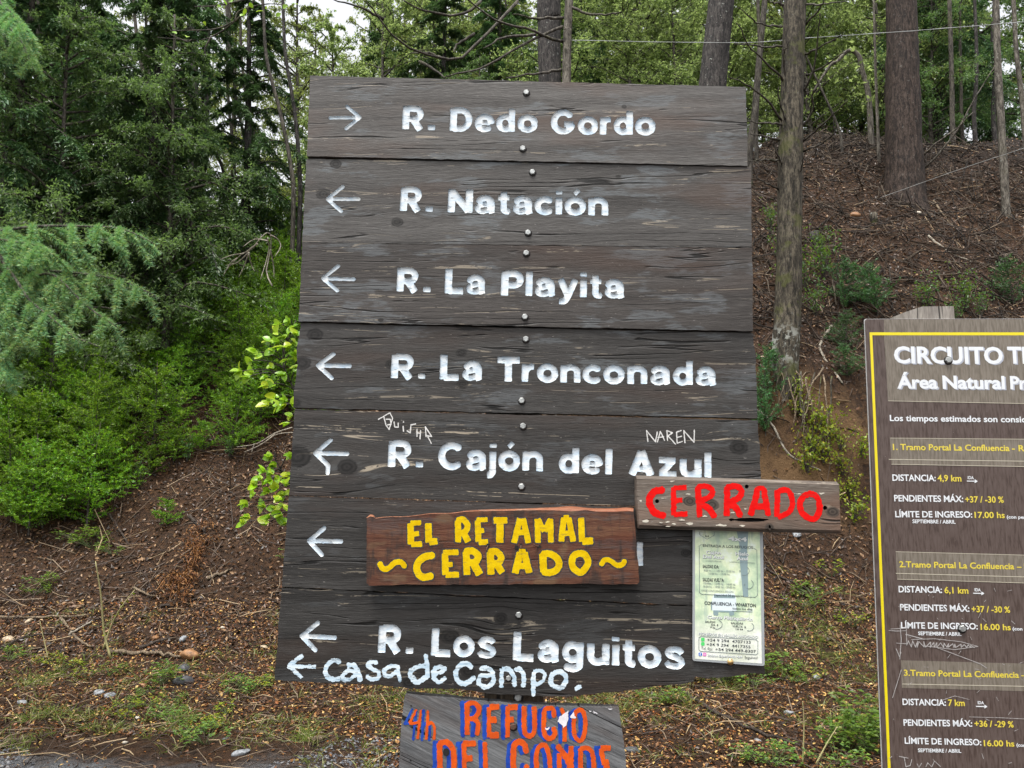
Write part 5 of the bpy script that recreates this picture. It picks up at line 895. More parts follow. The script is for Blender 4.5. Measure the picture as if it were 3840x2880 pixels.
protos = {
 'cyp1': tree_proto('cypress_tree', 'dark green cypress with drooping feathery sprays on the left slope', 'tree', 'dark cypress trees', dict(nb=95, z0=.5, z1=9, rad_=2.5, kind='spray', seed=1, nl=72, droop=.45, leaf=(.07, .14), wid=(.26, .42), per=8, tilt=.25), (.16, .13, .1, .03), M_bk_thin, M_cyp),
 'cyp2': tree_proto('cypress_tree', 'dark green cypress with drooping feathery sprays on the left slope', 'tree', 'dark cypress trees', dict(nb=80, z0=1.2, z1=8, rad_=2.2, kind='spray', seed=2, nl=72, droop=.55, leaf=(.07, .13), wid=(.26, .42), per=8, tilt=.2), (.14, .12, .09, .03), M_bk_dark, M_cyp),
 'broad1': tree_proto('broadleaf_tree', 'bright green small leaved tree standing behind the sign', 'tree', 'bright leafy trees', dict(nb=60, z0=.8, z1=8, rad_=2.4, kind='twig', seed=3, nl=48, droop=.1, leaf=(.05, .10), wid=(.4, .6), per=8, tilt=.5, shape=.5), (.09, .075, .06, .02), M_bk_thin, M_broad),
 'broad2': tree_proto('broadleaf_tree', 'bright green small leaved tree standing behind the sign', 'tree', 'bright leafy trees', dict(nb=50, z0=1.5, z1=9, rad_=2.8, kind='twig', seed=4, nl=52, droop=.15, leaf=(.06, .11), wid=(.4, .6), per=7, tilt=.4, shape=.5), (.10, .085, .06, .02), M_bk_thin, M_broad),
 'mid': tree_proto('evergreen_tree', 'mid green fine leaved evergreen filling the left side of the forest', 'tree', 'fine leaved evergreens', dict(nb=85, z0=.3, z1=8, rad_=2.3, kind='twig', seed=6, nl=60, droop=.3, leaf=(.04, .085), wid=(.3, .5), per=8, tilt=.35, shape=.5), (.08, .07, .05, .02), M_bk_thin, M_mid),
 'olive': tree_proto('olive_tree', 'dull olive green airy tree deep in the forest', 'tree', 'dull olive trees', dict(nb=56, z0=1.0, z1=8.5, rad_=2.4, kind='twig', seed=5, nl=46, droop=.2, leaf=(.05, .10), wid=(.3, .5), per=8, tilt=.35, shape=.6), (.10, .08, .06, .02), M_bk_thin, M_olive)}
seen = {}
def place(kind, x, y, s=1.0, label=None, group=None):
    p = (x, y, float(terr(x, y)) - .1); r = protos[kind]; rz = random.uniform(0, 6.28); tl = (random.uniform(-.06, .06), random.uniform(-.06, .06))
    if kind not in seen: seen[kind] = 1; r.location = p; r.rotation_euler = (*tl, rz); r.scale = (s, s, s); o = r
    else: o = copy_thing(r, p, rz, s, None, tl)
    if label: o['label'] = label
    return o
for x, y, k, s in [(-7.4, 10.6, 'cyp1', .82), (-5.6, 11.6, 'cyp2', .85), (-6.6, 13.0, 'cyp1', 1.0), (-8.8, 12.5, 'cyp1', 1.0), (-4.9, 13.9, 'cyp2', .8), (-9.6, 15.5, 'cyp1', 1.15), (-1.5, 15.8, 'cyp2', .8), (-.2, 17.2, 'cyp1', .85), (1.6, 16.8, 'cyp2', .8), (9.5, 16.5, 'cyp2', .9), (-11.5, 19, 'cyp1', 1.2), (-2.7, 20.8, 'cyp1', .95), (-3.9, 22.0, 'cyp2', 1.1), (10.4, 18.2, 'cyp1', .8), (-9.6, 10.4, 'mid', .85), (-11.5, 12.5, 'cyp1', .9), (-13.5, 15.0, 'cyp2', 1.1), (-15, 19, 'cyp1', 1.2), (12.5, 17.0, 'mid', .9), (-11.0, 15.0, 'mid', 1.0), (13.5, 20.5, 'cyp2', 1.0), (-6.2, 10.4, 'mid', .8), (-5.0, 11.0, 'mid', .75), (-7.6, 12.0, 'mid', .95), (-9.0, 14.0, 'mid', 1.0), (-.8, 14.9, 'mid', .55), (.6, 16.3, 'mid', .7), (8.8, 15.4, 'mid', .6)]: place(k, x, y, s)
for x, y, k, s in [(-2.6, 15.2, 'broad1', .75), (-1.9, 18.0, 'broad2', .85), (.9, 15.4, 'broad1', .8), (2.6, 15.8, 'broad2', .8), (3.4, 17.5, 'broad1', .95), (4.3, 15.0, 'broad1', .62), (5.0, 18.5, 'broad2', .9), (6.4, 15.6, 'broad1', .7), (7.4, 18.2, 'broad2', .85), (8.4, 16.2, 'broad1', .8), (5.8, 21.0, 'broad2', 1.05), (2.2, 20.5, 'broad1', 1.1), (-.5, 21.0, 'broad2', 1.1), (11.5, 19.0, 'broad2', 1.0), (4.0, 24.0, 'broad2', 1.2), (12.5, 24.0, 'broad2', 1.2), (3.2, 13.9, 'broad1', .5), (-4.0, 17.0, 'broad1', .7), (4.9, 16.2, 'broad1', .6), (5.7, 16.6, 'broad2', .55), (3.9, 16.4, 'broad2', .6), (7.1, 16.8, 'broad1', .6), (2.4, 14.3, 'broad1', .5), (4.6, 17.3, 'broad2', .7), (9.8, 18.5, 'broad1', .8), (8.9, 18.8, 'broad2', .75)]: place(k, x, y, s)
for x, y, k, s in [(-3.6, 23.5, 'olive', 1.1), (-6.3, 22.0, 'olive', 1.1), (-9.0, 24.0, 'olive', 1.3), (-1.0, 25.5, 'olive', 1.25), (1.8, 27.0, 'olive', 1.3), (5.0, 29.0, 'olive', 1.3), (-5.0, 27.5, 'olive', 1.3), (-12.5, 26, 'olive', 1.4), (-8.0, 30.0, 'olive', 1.4), (15.0, 30.0, 'olive', 1.4), (-1.6, 20.2, 'olive', 1.0), (-.2, 19.2, 'olive', .85), (9.9, 17.0, 'olive', .7), (11.2, 20.5, 'olive', 1.0), (9.2, 20.0, 'olive', .9), (7.6, 19.8, 'olive', .9), (3.8, 20.0, 'olive', .9), (-2.0, 31.0, 'olive', 1.5), (-15, 31, 'olive', 1.5), (6.4, 17.2, 'olive', .75), (3.3, 22.5, 'olive', 1.1), (-.3, 23, 'olive', 1.1), (1.2, 18.6, 'olive', .9)]: place(k, x, y, s)
# ------------------------------------------------------------------ single trunks
def trunk(pts, y, w0, w1, name, label, m, ext=4.0, branches=(), flare=.3, sides=14, bm=None, cat='tree', sink=.7, top=True, br=.010):
    if y is None: g_ = ground_at(*pts[0]); y = g_[1] + .05 if g_ is not None else 13.0
    base = at(*pts[0], y); P = [at(u, v, y) for u, v in pts]; s = P[-1] - P[-2]; s = s / np.linalg.norm(s)
    gap = base[2] - float(terr(base[0], base[1])); drop = sink + max(0.0, gap)
    root = empty(name, tuple(base - np.array([0, 0, max(0.0, gap)]))); tag(root, label, cat); base = base - np.array([0, 0, max(0.0, gap)]); P = [P[0] - np.array([0, 0, drop])] + P + ([P[-1] + s * ext] if top else [])
    k = y / F / 2; R = [w0 * k * 1.1, w0 * k] + [w0 * k + (w1 - w0) * k * i / (len(pts) - 1) for i in range(1, len(pts))] + ([w1 * k * .6] if top else []); trunk_mb(np.array(P) - base, R, sides, flare).build('trunk', m, root)
    for b in branches:
        yy = y; L = np.array([at(u, v, y + dy) for u, v, dy in b]) - base; mb = MB(); Q = smoothline(L, 12); Q = Q + RNG.normal(0, .006, Q.shape); tube(mb, Q, np.linspace(br, br * .35, 12), 5); mb.build('branch', bm or m, root)
    return root
q4 = zm(2700, 0, .5426); q5 = zm(2700, 700, .5426); qt = zm(1100, 0, .7911); qa = zm(0, 0, .5425)
def bl_(z, *L): return [[(*z(p), dy * k / max(1, len(pp) - 1)) for k, p in enumerate(pp)] for pp, dy in L]
t1b = bl_(q4, ([(440, 560), (330, 440), (210, 330), (120, 150)], -1.0), ([(470, 600), (440, 400), (480, 280)], -.4), ([(590, 520), (700, 470), (800, 400), (890, 345)], -.5), ([(560, 650), (640, 500), (680, 250), (690, 90)], -.7), ([(430, 850), (330, 700), (190, 590), (60, 530)], -.9), ([(470, 900), (420, 730), (400, 600)], -.4), ([(520, 930), (620, 800), (645, 700), (625, 645)], -.4), ([(570, 980), (720, 850), (880, 700)], -.7), ([(440, 860), (330, 850), (190, 840)], -.6), ([(410, 970), (300, 940), (200, 920)], -.5), ([(455, 1180), (400, 1080), (370, 980)], -.3), ([(505, 1260), (560, 1170), (575, 1070)], -.3), ([(570, 1050), (720, 980), (850, 880)], -.6), ([(400, 1105), (300, 1105), (200, 1115)], -.5), ([(590, 380), (700, 320), (850, 240)], -.7), ([(430, 180), (300, 170), (120, 60)], -.8), ([(590, 170), (690, 60), (720, 0)], -.5), ([(430, 320), (300, 320), (110, 300)], -.8), ([(410, 1310), (310, 1260), (220, 1225)], -.3), ([(590, 30), (700, 30), (880, 0)], -.7), ([(440, 40), (380, 20), (330, 0)], -.4))
T1 = trunk([(2940, 1400), (2952, 1200), (2958, 1050), (2960, 850), (2966, 500), (2982, 0)], None, 104, 86, 'mossy_trunk_tree', 'grey barked tree with moss, white lichen and bare whip branches right of the sign', M_bk_moss, branches=t1b, flare=.8, bm=M_bk_thin, br=.015)
for k in range(14):
    u0 = 2905 + k * 15 + RNG.normal(0, 5); v0 = 1405 + RNG.normal(0, 22); ln_ = RNG.uniform(110, 330); L = [ground_at(u0 + RNG.normal(0, 14) + t * RNG.normal(0, 16), v0 + t * ln_) for t in (0, .35, .7, 1)]
    if any(p is None for p in L): continue
    L = np.array(L) + np.array([0, -.07, .02]) - np.array(T1.location); mb = MB(); tube(mb, smoothline(L, 10) + RNG.normal(0, .006, (10, 3)), np.linspace(.010, .003, 10) * RNG.uniform(.6, 1.3), 5); mb.build('root', (M_stk, M_bk_moss)[k % 2], T1)
T2 = trunk([(3392, 730), (3392, 640), (3388, 500), (3384, 250), (3380, 0)], None, 152, 112, 'thick_pine_tree', 'thick straight brown barked pine on the right bank', M_bk_brown, flare=.75, sides=20, branches=bl_(q4, ([(1400, 1080), (1480, 1000), (1620, 900), (1750, 780)], -.6), ([(1410, 1160), (1530, 1050), (1660, 860), (1780, 650), (1900, 450)], -.8)), bm=M_bk_grey, br=.02)
T3 = trunk([(2650, 700), (2672, 330), (2690, 150), (2706, 0)], 11.5, 108, 104, 'lichen_trunk_tree', 'dark trunk with white lichen flecks rising behind the top right corner of the sign', M_bk_dark, sides=18)
T4 = trunk([(2065, 700), (2062, 330), (2060, 100), (2058, 0)], 13.0, 88, 96, 'dark_trunk_tree', 'dark rough trunk rising behind the middle of the sign', M_bk_dark, sides=16)
t5b = bl_(qt, ([(1275, 195), (1180, 165), (1080, 130), (980, 105), (860, 30), (800, -30)], -1.2), ([(1270, 130), (1160, 175), (1010, 260), (870, 330), (720, 365)], -1.0), ([(1150, 165), (1000, 180), (900, 230)], -.3), ([(1060, 0), (960, 110), (880, 200), (790, 275), (700, 275), (560, 230), (450, 150), (390, 60), (330, 0)], -1.5), ([(1275, 85), (1150, 85), (1040, 65)], -.5), ([(890, 0), (820, 60), (720, 70), (600, 40), (520, 0)], -.6), ([(860, 160), (780, 210), (760, 250)], -.2), ([(1270, 330), (1150, 350), (1010, 370)], -.6), ([(700, 275), (640, 250), (560, 250)], -.2), ([(1310, 30), (1420, 70), (1560, 60)], -.4), ([(430, 90), (330, 40), (190, 0)], -.4), ([(600, 290), (680, 340), (720, 370)], -.3))
T5 = trunk([(2120, 600), (2124, 330), (2128, 130), (2134, 0)], 10.0, 36, 33, 'grey_sapling_tree', 'slender grey trunk with long bare curved branches in front of the dark middle trunk', M_bk_grey, branches=t5b, bm=M_bk_thin, br=.024)
T6 = trunk([(3775, 818), (3768, 700), (3755, 480), (3742, 250), (3735, 0)], None, 32, 24, 'slender_grey_tree', 'slender grey trunk with a lichen foot near the right edge', M_bk_grey, flare=.25)
T7 = trunk([(3845, 520), (3830, 350), (3812, 200), (3800, 0)], None, 20, 16, 'thin_trunk_tree', 'very thin grey trunk at the right picture edge', M_bk_grey, flare=.1)
for pts, y, a, b_, lab, m in [([(3297, 620), (3290, 450), (3283, 250), (3276, 0)], None, 13, 9, 'thin pale stem left of the thick pine', M_bk_grey), ([(3572, 480), (3570, 350), (3566, 200), (3560, 0)], 14.5, 20, 16, 'thin dark trunk on the crest right of the thick pine', M_bk_thin), ([(3606, 450), (3604, 300), (3600, 150), (3600, 0)], 15.0, 13, 10, 'very thin dark trunk beside another on the crest', M_bk_thin), ([(3652, 440), (3660, 320), (3662, 200), (3655, 0)], 14.5, 17, 12, 'dark crooked trunk on the crest below the sky gap', M_bk_dark), ([(3725, 440), (3730, 300), (3722, 150), (3730, 0)], 15.0, 18, 14, 'dark trunk on the crest behind the slender grey tree', M_bk_dark),
        ([(2808, 600), (2830, 430), (2845, 250), (2868, 0)], 12.5, 30, 22, 'dark trunk between the sign and the mossy tree', M_bk_thin), ([(2835, 520), (2842, 350), (2848, 180), (2842, 0)], 13.2, 16, 14, 'thin dark stem beside the dark trunk behind the sign', M_bk_thin), ([(3160, 600), (3150, 500), (3110, 400), (3050, 270)], 13.0, 12, 8, 'thin leaning stem crossing behind the mossy tree', M_bk_thin),
        ([(715, 760), (722, 600), (728, 430), (722, 250), (715, 0)], 15.0, 46, 34, 'dark double trunk at the left sky gap, nearer stem', M_bk_dark), ([(745, 760), (752, 580), (768, 420), (772, 250), (780, 0)], 15.6, 40, 30, 'dark double trunk at the left sky gap, farther stem', M_bk_dark), ([(845, 715), (805, 560), (775, 430), (762, 350), (770, 0)], 14.0, 14, 10, 'thin black stem leaning left beside the double trunk', M_bk_thin), ([(880, 720), (870, 520), (855, 350), (850, 0)], 14.8, 13, 11, 'thin dark upright stem right of the double trunk', M_bk_thin), ([(935, 720), (925, 560), (890, 400), (865, 200), (860, 0)], 14.4, 13, 10, 'dark stem leaning left in the stand of thin stems', M_bk_thin), ([(965, 700), (955, 520), (925, 380), (905, 200), (900, 0)], 14.9, 14, 10, 'dark thin stem second from the sign', M_bk_thin), ([(1100, 780), (1090, 620), (1050, 420), (1000, 220), (985, 0)], 13.2, 18, 12, 'dark leaning stem just left of the sign edge', M_bk_thin), ([(1125, 780), (1122, 620), (1105, 420), (1070, 200), (1060, 0)], 13.6, 18, 12, 'dark stem partly hidden by the left sign edge', M_bk_dark),
        ([(700, 830), (660, 680), (630, 560), (575, 380), (520, 200), (500, 0)], 12.4, 17, 12, 'slender brown stem leaning left on the slope', M_bk_grey), ([(718, 830), (680, 680), (640, 560), (600, 430), (555, 250), (545, 0)], 12.8, 14, 10, 'second slender brown stem leaning left on the slope', M_bk_grey), ([(30, 900), (30, 500), (40, 250), (52, 0)], 11.0, 52, 44, 'dark trunk at the left picture edge among cypress sprays', M_bk_brown)]:
    trunk(pts, y, a, b_, 'slender_tree', lab, m, flare=.25, sides=9, sink=.8)
T8 = trunk([(3268, 560), (3262, 420), (3252, 330), (3232, 262), (3222, 214), (3196, 190), (3172, 196), (3138, 232), (3118, 240), (3082, 292), (3050, 345)], None, 24, 9, 'broken_arched_tree', 'broken tree bent over in a pale arch left of the thick pine', M_bk_grey, top=False, flare=.2)
mb = MB(); P_ = np.concatenate([np.array([at(u + RNG.normal(0, 22), v + RNG.normal(0, 22), 13.2 + RNG.normal(0, .15)) for _ in range(34)]) for u, v in [(3235, 260), (3215, 330), (3260, 380), (3190, 200), (3120, 260)]]) - np.array(T8.location)
leaves(mb, P_, RNG.normal(size=P_.shape), RNG.uniform(.06, .12, len(P_)), RNG.uniform(.04, .07, len(P_)), 0, .1, .2); mb.build('foliage', M_broad, T8)
# ------------------------------------------------------------------ fence wires and stumps
def wire(pts, y, label, r=.006, m=None):
    P = smoothline([at(u, v, yy) for (u, v), yy in zip(pts, y)], 40); mb = MB(); tube(mb, P, r, 5); k = np.linspace(0, 39, 40).astype(int)
    mb2 = MB(); off = np.array([[0, .0, math.sin(i * 1.3)] for i in range(40)]) * r * 1.4; tube(mb, P + off, r * .6, 4); o = tag(mb.build('fence_wire', m or M_zinc), label, 'wire'); return o
wire([(2100, 150), (2750, 160), (3020, 143), (3440, 114), (3840, 82), (4300, 45)], [11.3, 10.9, 10.7, 10.5, 10.3, 10], 'white twisted fence wire stretched across the upper right trees', .0042, plain('white_wire', (.38, .40, .39), .5)); wire([(3300, 742), (3600, 635), (3840, 556), (4200, 440)], [10.9, 10.6, 10.4, 10], 'grey fence wire sloping up across the right bank', .004, plain('grey_wire', (.16, .16, .15), .6))
for u, v, wpx, hp, lab, m in [(3057, 915, 34, 46, 'small dark cut stump on the right bank', M_bk_dark), (3277, 832, 28, 34, 'pale mossy stump below the thick pine', M_bk_moss)]:
    p = ground_at(u, v); r = wpx / F * p[1] / 2; hh = hp / F * p[1]; mb = MB(); tube(mb, np.array([[0, 0, -.15], [0, 0, hh * .5], [0, .01, hh]]), [r * 1.15, r, r * .96], 12, wob=.12); o = mb.build('tree_stump', m); o.location = p; tag(o, lab, 'stump')
# ================================================================== CONIFER SAPLINGS AND SHRUBS
def needle_branch(ml, mw, Q, r, nn, nl, nw, flat=.45, m=0):
    tube(mw, Q, np.linspace(r, r * .4, len(Q)), 4, cap=False); t = np.sort(RNG.random(nn)) * (len(Q) - 1.001); i = t.astype(int); fr = (t - i)[:, None]; base = Q[i] * (1 - fr) + Q[i + 1] * fr; ax = unit(Q[i + 1] - Q[i])
    rnd = RNG.normal(size=(nn, 3)); rnd[:, 2] = rnd[:, 2] * flat + .15; rnd -= ax * np.sum(rnd * ax, 1, keepdims=True); leaves(ml, base, ax * .5 + unit(rnd), nl * RNG.uniform(.7, 1.15, nn), nw, m, 0, 0, tri=True)
def sapling(name, label, hgt, seed, m, group, nl=.034, nw=.012, dens=190, cat='conifer sapling', spread=.5, side=.42):
    global RNG; old = RNG; RNG = np.random.default_rng(seed); r = empty(name); tag(r, label, cat, group); ml, mw = MB(), MB(); st = smoothline([(0, 0, -.1), (.02, .01, hgt * .4), (-.01, .02, hgt)], 12); tube(mw, st, np.linspace(.014 * hgt, .003, 12), 5); needle_branch(ml, mw, st[5:], .004, int(50 * hgt), nl * .8, nw, 1)
    nw_ = int(5 + hgt * 4.5)
    for k in range(nw_):
        z = hgt * (.08 + .86 * k / nw_); L0 = spread * hgt ** .6 * (1 - (z / hgt) ** 1.1 * .82)
        for j in range(RNG.integers(4, 7)):
            a = RNG.uniform(0, 6.28); L = L0 * RNG.uniform(.65, 1.1); d = np.array([math.cos(a), math.sin(a), 0]); s = np.array([-d[1], d[0], 0]); z_ = z + RNG.normal(0, .03); Q = smoothline([np.array([0, 0, z_]), np.array([0, 0, z_ + L * .26]) + d * L * .55, np.array([0, 0, z_ + L * .55]) + d * L * .95], 6); needle_branch(ml, mw, Q, .004, int(dens * L), nl, nw)
            for q in (1, 2, 3, 4):
                for sg in (1, -1):
                    if RNG.random() < side: l2 = L * .42 * (1 - q / 6.5) + .04; e = Q[q] + (d * .75 + s * sg * .7 + np.array([0, 0, RNG.normal(.05, .12)])) * l2; needle_branch(ml, mw, np.linspace(Q[q], e, 3), .0025, int(dens * l2), nl * .9, nw)
    mw.build('stem', M_bk_thin, r); ml.build('foliage', m, r); RNG = old; return r
sp_ = [sapling('conifer_sapling', 'bright green young conifer in the dense thicket on the left slope', 1.5, 21, M_sap, 'young conifers of the left thicket'), sapling('conifer_sapling', 'bright green young conifer in the dense thicket on the left slope', 1.1, 22, M_sap, 'young conifers of the left thicket', spread=.6), sapling('conifer_sapling', 'bright green young conifer in the dense thicket on the left slope', .75, 23, M_sap, 'young conifers of the left thicket', spread=.6), sapling('conifer_seedling', 'conifer seedling on the right bank', .7, 24, leafmat('seedling_needle', [(.03, .09, .03), (.05, .13, .04), (.02, .06, .02), (.09, .18, .06)], .25, .42, (.14, .30, .06)), 'separate conifer seedlings', .04, .011, 170, spread=.5, side=.12)]
used = set()
def put(k, p, s, label=None, group=None):
    rz = random.uniform(0, 6.28); tl = (random.gauss(0, .08), random.gauss(0, .08))
    if k not in used: used.add(k); o = sp_[k]; o.location = p; o.rotation_euler = (*tl, rz); o.scale = (s, s, s)
    else: o = copy_thing(sp_[k], p, rz, s, None, tl)
    if label: o['label'] = label
    if group: o['group'] = group
    elif group == '': del o['group']
    return o
rs = np.random.default_rng(77); cnt = 0; tries = 0; pos = []
while cnt < 195 and tries < 6000:
    tries += 1; y = rs.uniform(8.8, 15.5); x = rs.uniform(-.95 * y, -1.2); u = 1920 + x / y * F
    right = 1180 if y > 9.5 else 950
    if u > right or u < -520: continue
    if y < 10.6 and 520 < u and rs.random() < .75: continue
    if y < 9.8 and u > 430: continue
    if u > 960 and y < 10.6: continue
    if any((x - a) ** 2 + (y - b) ** 2 < (.36 + .02 * y / 10) ** 2 * .6 for a, b in pos): continue
    pos.append((x, y)); cnt += 1; put(int(rs.choice(3, p=[.5, .35, .15])), (x, y, float(terr(x, y))), rs.uniform(.7, 1.25))
for u, v, k, s, lab in [(110, 2010, 1, .95, 'bright young conifer standing alone at the lower left'), (240, 1960, 2, .8, 'small young conifer beside the lone conifer at the left'), (3165, 1165, 3, 1.02, 'dark green conifer seedling left of two on the right bank'), (3290, 1185, 3, 1.08, 'dark green conifer seedling right of two on the right bank'), (3170, 1310, 3, 0.72, 'short conifer seedling below the others on the right bank'), (3800, 1150, 3, 1.0, 'conifer seedling above the panel at the right edge'), (3180, 1420, 3, 0.6, 'low conifer seedling beside the panel edge'), (2868, 1500, 3, 0.9, 'bright conifer sprig at the right edge of the sign'), (2870, 1640, 3, 0.84, 'low conifer sprig beside the sign on the earth bank'), (625, 1975, 2, .45, 'tiny fern like conifer seedling on the bare left slope'), (560, 1790, 2, .55, 'small conifer seedling at the thicket foot'), (650, 1740, 2, .6, 'small conifer seedling on the slope under the thicket'), (760, 1700, 2, .6, 'small conifer seedling near the thicket edge')]:
    p = ground_at(u, v)
    if p is not None: put(k, p, s, lab, 'separate conifer seedlings')
# ---- shrubs with small leaves
def shrub_proto(name, label, hgt, nst, per, m, size, group, seed, cat='shrub', spread=.35):
    global RNG; old = RNG; RNG = np.random.default_rng(seed); r = empty(name); tag(r, label, cat, group); ml, mw = MB(), MB()
    for k in range(nst):
        a = RNG.uniform(0, 6.28); d = np.array([math.cos(a), math.sin(a), 0]) * spread * RNG.random(); Q = smoothline([np.zeros(3), d * .5 + [0, 0, hgt * .5 * RNG.uniform(.7, 1)], d + np.array([RNG.normal(0, .05), RNG.normal(0, .05), hgt * RNG.uniform(.6, 1)])], 12); tube(mw, Q, np.linspace(.005, .0015, 12), 4, cap=False)
        i = RNG.integers(2, 12, per); leaves(ml, Q[i] + RNG.normal(0, .035, (per, 3)), RNG.normal(size=(per, 3)) + [0, 0, .3], RNG.uniform(*size, per), RNG.uniform(*size, per) * .6, 0, .1, .2)
    mw.build('stem', M_bk_thin, r); ml.build('foliage', m, r); RNG = old; return r
M_shr = leafmat('shrub_leaf', [(.04, .10, .03), (.06, .14, .04), (.03, .075, .025), (.10, .18, .07)], .35, .3)
sh = shrub_proto('leafy_shrub', 'small glossy leaved shrub on the right bank above the panel', .7, 9, 26, M_shr, (.03, .055), 'small leafy shrubs', 31); shy = shrub_proto('yellow_leaf_plant', 'yellow green small leaved plant on the earth bank beside the panel', .35, 10, 18, M_weedy, (.03, .055), 'yellow green bank plants', 32, 'plant', .3)
fst = {0: 1, 1: 1}
for u, v, k, s, lab in [(3480, 1165, 0, .8, 'small glossy leaved shrub left of the panel post top'), (3620, 1170, 0, .95, 'small glossy leaved shrub right of the panel post top'), (3590, 1210, 0, .6, None), (3680, 1190, 0, .7, None), (2960, 1120, 0, 1.0, 'leafy creeper shrub in front of the mossy trunk'), (2930, 980, 0, .8, 'leafy sprig climbing the mossy trunk'), (3020, 1090, 0, .9, 'leafy shrub right of the mossy trunk'), (3090, 1050, 0, 1.1, 'tall leafy shrub on the bank right of the mossy trunk'), (3060, 1190, 0, .8, 'leafy shrub beside the mossy trunk foot'), (2890, 860, 0, .7, 'small leafy shrub by the right sign edge'), (3080, 960, 0, .7, 'leafy sprig below the small stump'), (330, 1480, 0, 1.3, 'leafy shrub under the conifer branch'), (420, 1420, 0, 1.4, 'pale leaved shrub below the conifer branch tip'), (480, 1500, 0, 1.1, 'pale leaved shrub in the thicket centre'), (230, 1560, 0, 1.0, 'leafy shrub low in the left thicket'), (700, 1740, 0, .6, None), (860, 1720, 0, .55, None), (520, 1840, 0, .6, None), (300, 1800, 0, .8, None),
        (3060, 1640, 1, 1.0, None), (3110, 1660, 1, 1.0, None), (3040, 1720, 1, 1.0, None), (3090, 1740, 1, 1.1, None), (3150, 1690, 1, .8, None), (3030, 1790, 1, 1.0, None), (3160, 1790, 1, .9, None), (3230, 1720, 1, .8, None), (3190, 1880, 1, .8, None), (3210, 1960, 1, .9, None), (3150, 1880, 1, .6, None), (3000, 1560, 1, .8, None), (2990, 1500, 1, .7, None)]:
    p = ground_at(u, v)
    if p is None: continue
    pr = (sh, shy)[k]
    if fst[k]: fst[k] = 0; pr.location = p; pr.scale = (s, s, s); o = pr
    else: o = copy_thing(pr, p, random.uniform(0, 6.28), s, 'small glossy leaved shrub growing low on the slope' if k == 0 else None)
    if lab: o['label'] = lab
# ---- bright round-leaved shrub behind the left edge of the sign
M_lime = leafmat('lime_round_leaf', [(.18, .33, .02), (.27, .44, .025), (.12, .24, .02), (.34, .48, .05), (.40, .44, .04)], .4, .3, (.40, .55, .04), .5)
bs = empty('lime_leaf_shrub', (-.03, 2.85, 0)); tag(bs, 'bright lime green round leaved shrub at the left edge of the sign', 'shrub'); B0 = np.array(bs.location); za = zm(0, 800, .5425); zb_ = zm(0, 1600, .7717)
C1 = [za(p) for p in [(1930, 770), (2020, 790), (1990, 740), (2050, 830), (1860, 880), (1920, 890), (1950, 920), (1880, 950), (1800, 985), (1760, 960), (1730, 1020), (1660, 1090), (1740, 1100), (1710, 1130), (1840, 1130), (1870, 1060), (1960, 1110), (1990, 1010), (1880, 1180), (1840, 1190), (1900, 1260), (1970, 1290), (1870, 1310), (1840, 1320), (1960, 1330), (1930, 1330), (2010, 1400), (1990, 1450), (2030, 1320), (2050, 980), (2000, 930), (2060, 1060), (1900, 820), (1970, 850), (2040, 890)]]
C2 = [zb_(p) for p in [(1310, 150), (1330, 190), (1280, 215), (1310, 260), (1350, 250), (1240, 285), (1300, 315), (1225, 330), (1350, 355), (1190, 375), (1280, 390), (1330, 395), (1370, 380), (1200, 440), (1300, 440), (1360, 425), (1185, 465), (1295, 460), (1380, 470), (1380, 330), (1410, 140), (1400, 235), (1340, 300), (1265, 250), (1320, 220), (1390, 280), (1400, 400)]]
ml, mw = MB(), MB()
def lime(C, hub):
    hub3 = np.array([at(u, v, 2.85) for u, v in hub]) - B0; H = smoothline(hub3, 24); tube(mw, H, np.linspace(.006, .002, 24), 5)
    P = np.array([at(u, v, 2.7 + RNG.uniform(-.1, .12)) for u, v in C]) - B0
    for p in P:
        k = np.argmin(np.linalg.norm(H[:, [0, 2]] - p[[0, 2]], axis=1) + np.maximum(0, H[:, 2] - p[2]) * .5); tube(mw, smoothline([H[k], (H[k] + p) / 2 + [0, 0, .015], p], 6), np.linspace(.0025, .0012, 6), 4, cap=False)
        j = RNG.integers(3, 6); d = np.stack([RNG.normal(-.5, .5, j), RNG.normal(-.3, .35, j), RNG.normal(.1, .5, j)], 1); ovals(ml, np.tile(p, (j, 1)) - d * .008, d, RNG.uniform(.022, .042, j), RNG.uniform(.017, .031, j), 0, np.array([.1, -.7, .8]), .5)
lime(C1, [(1190, 1900), (1150, 1640), (1120, 1500), (1060, 1350), (1110, 1200)]); lime(C2, [(1190, 2080), (1140, 1960), (1110, 1840), (1040, 1740), (1030, 1690)])
tube(mw, smoothline([np.zeros(3), at(1880, 2560, 2.85) - B0, at(1560, 2330, 2.85) - B0, at(1200, 2080, 2.85) - B0], 16), .007, 6); tube(mw, smoothline([at(1560, 2330, 2.85) - B0, at(1300, 2050, 2.85) - B0, at(1190, 1900, 2.85) - B0], 10), .006, 6)
mw.build('stem', M_bk_thin, bs); ml.build('foliage', M_lime, bs)
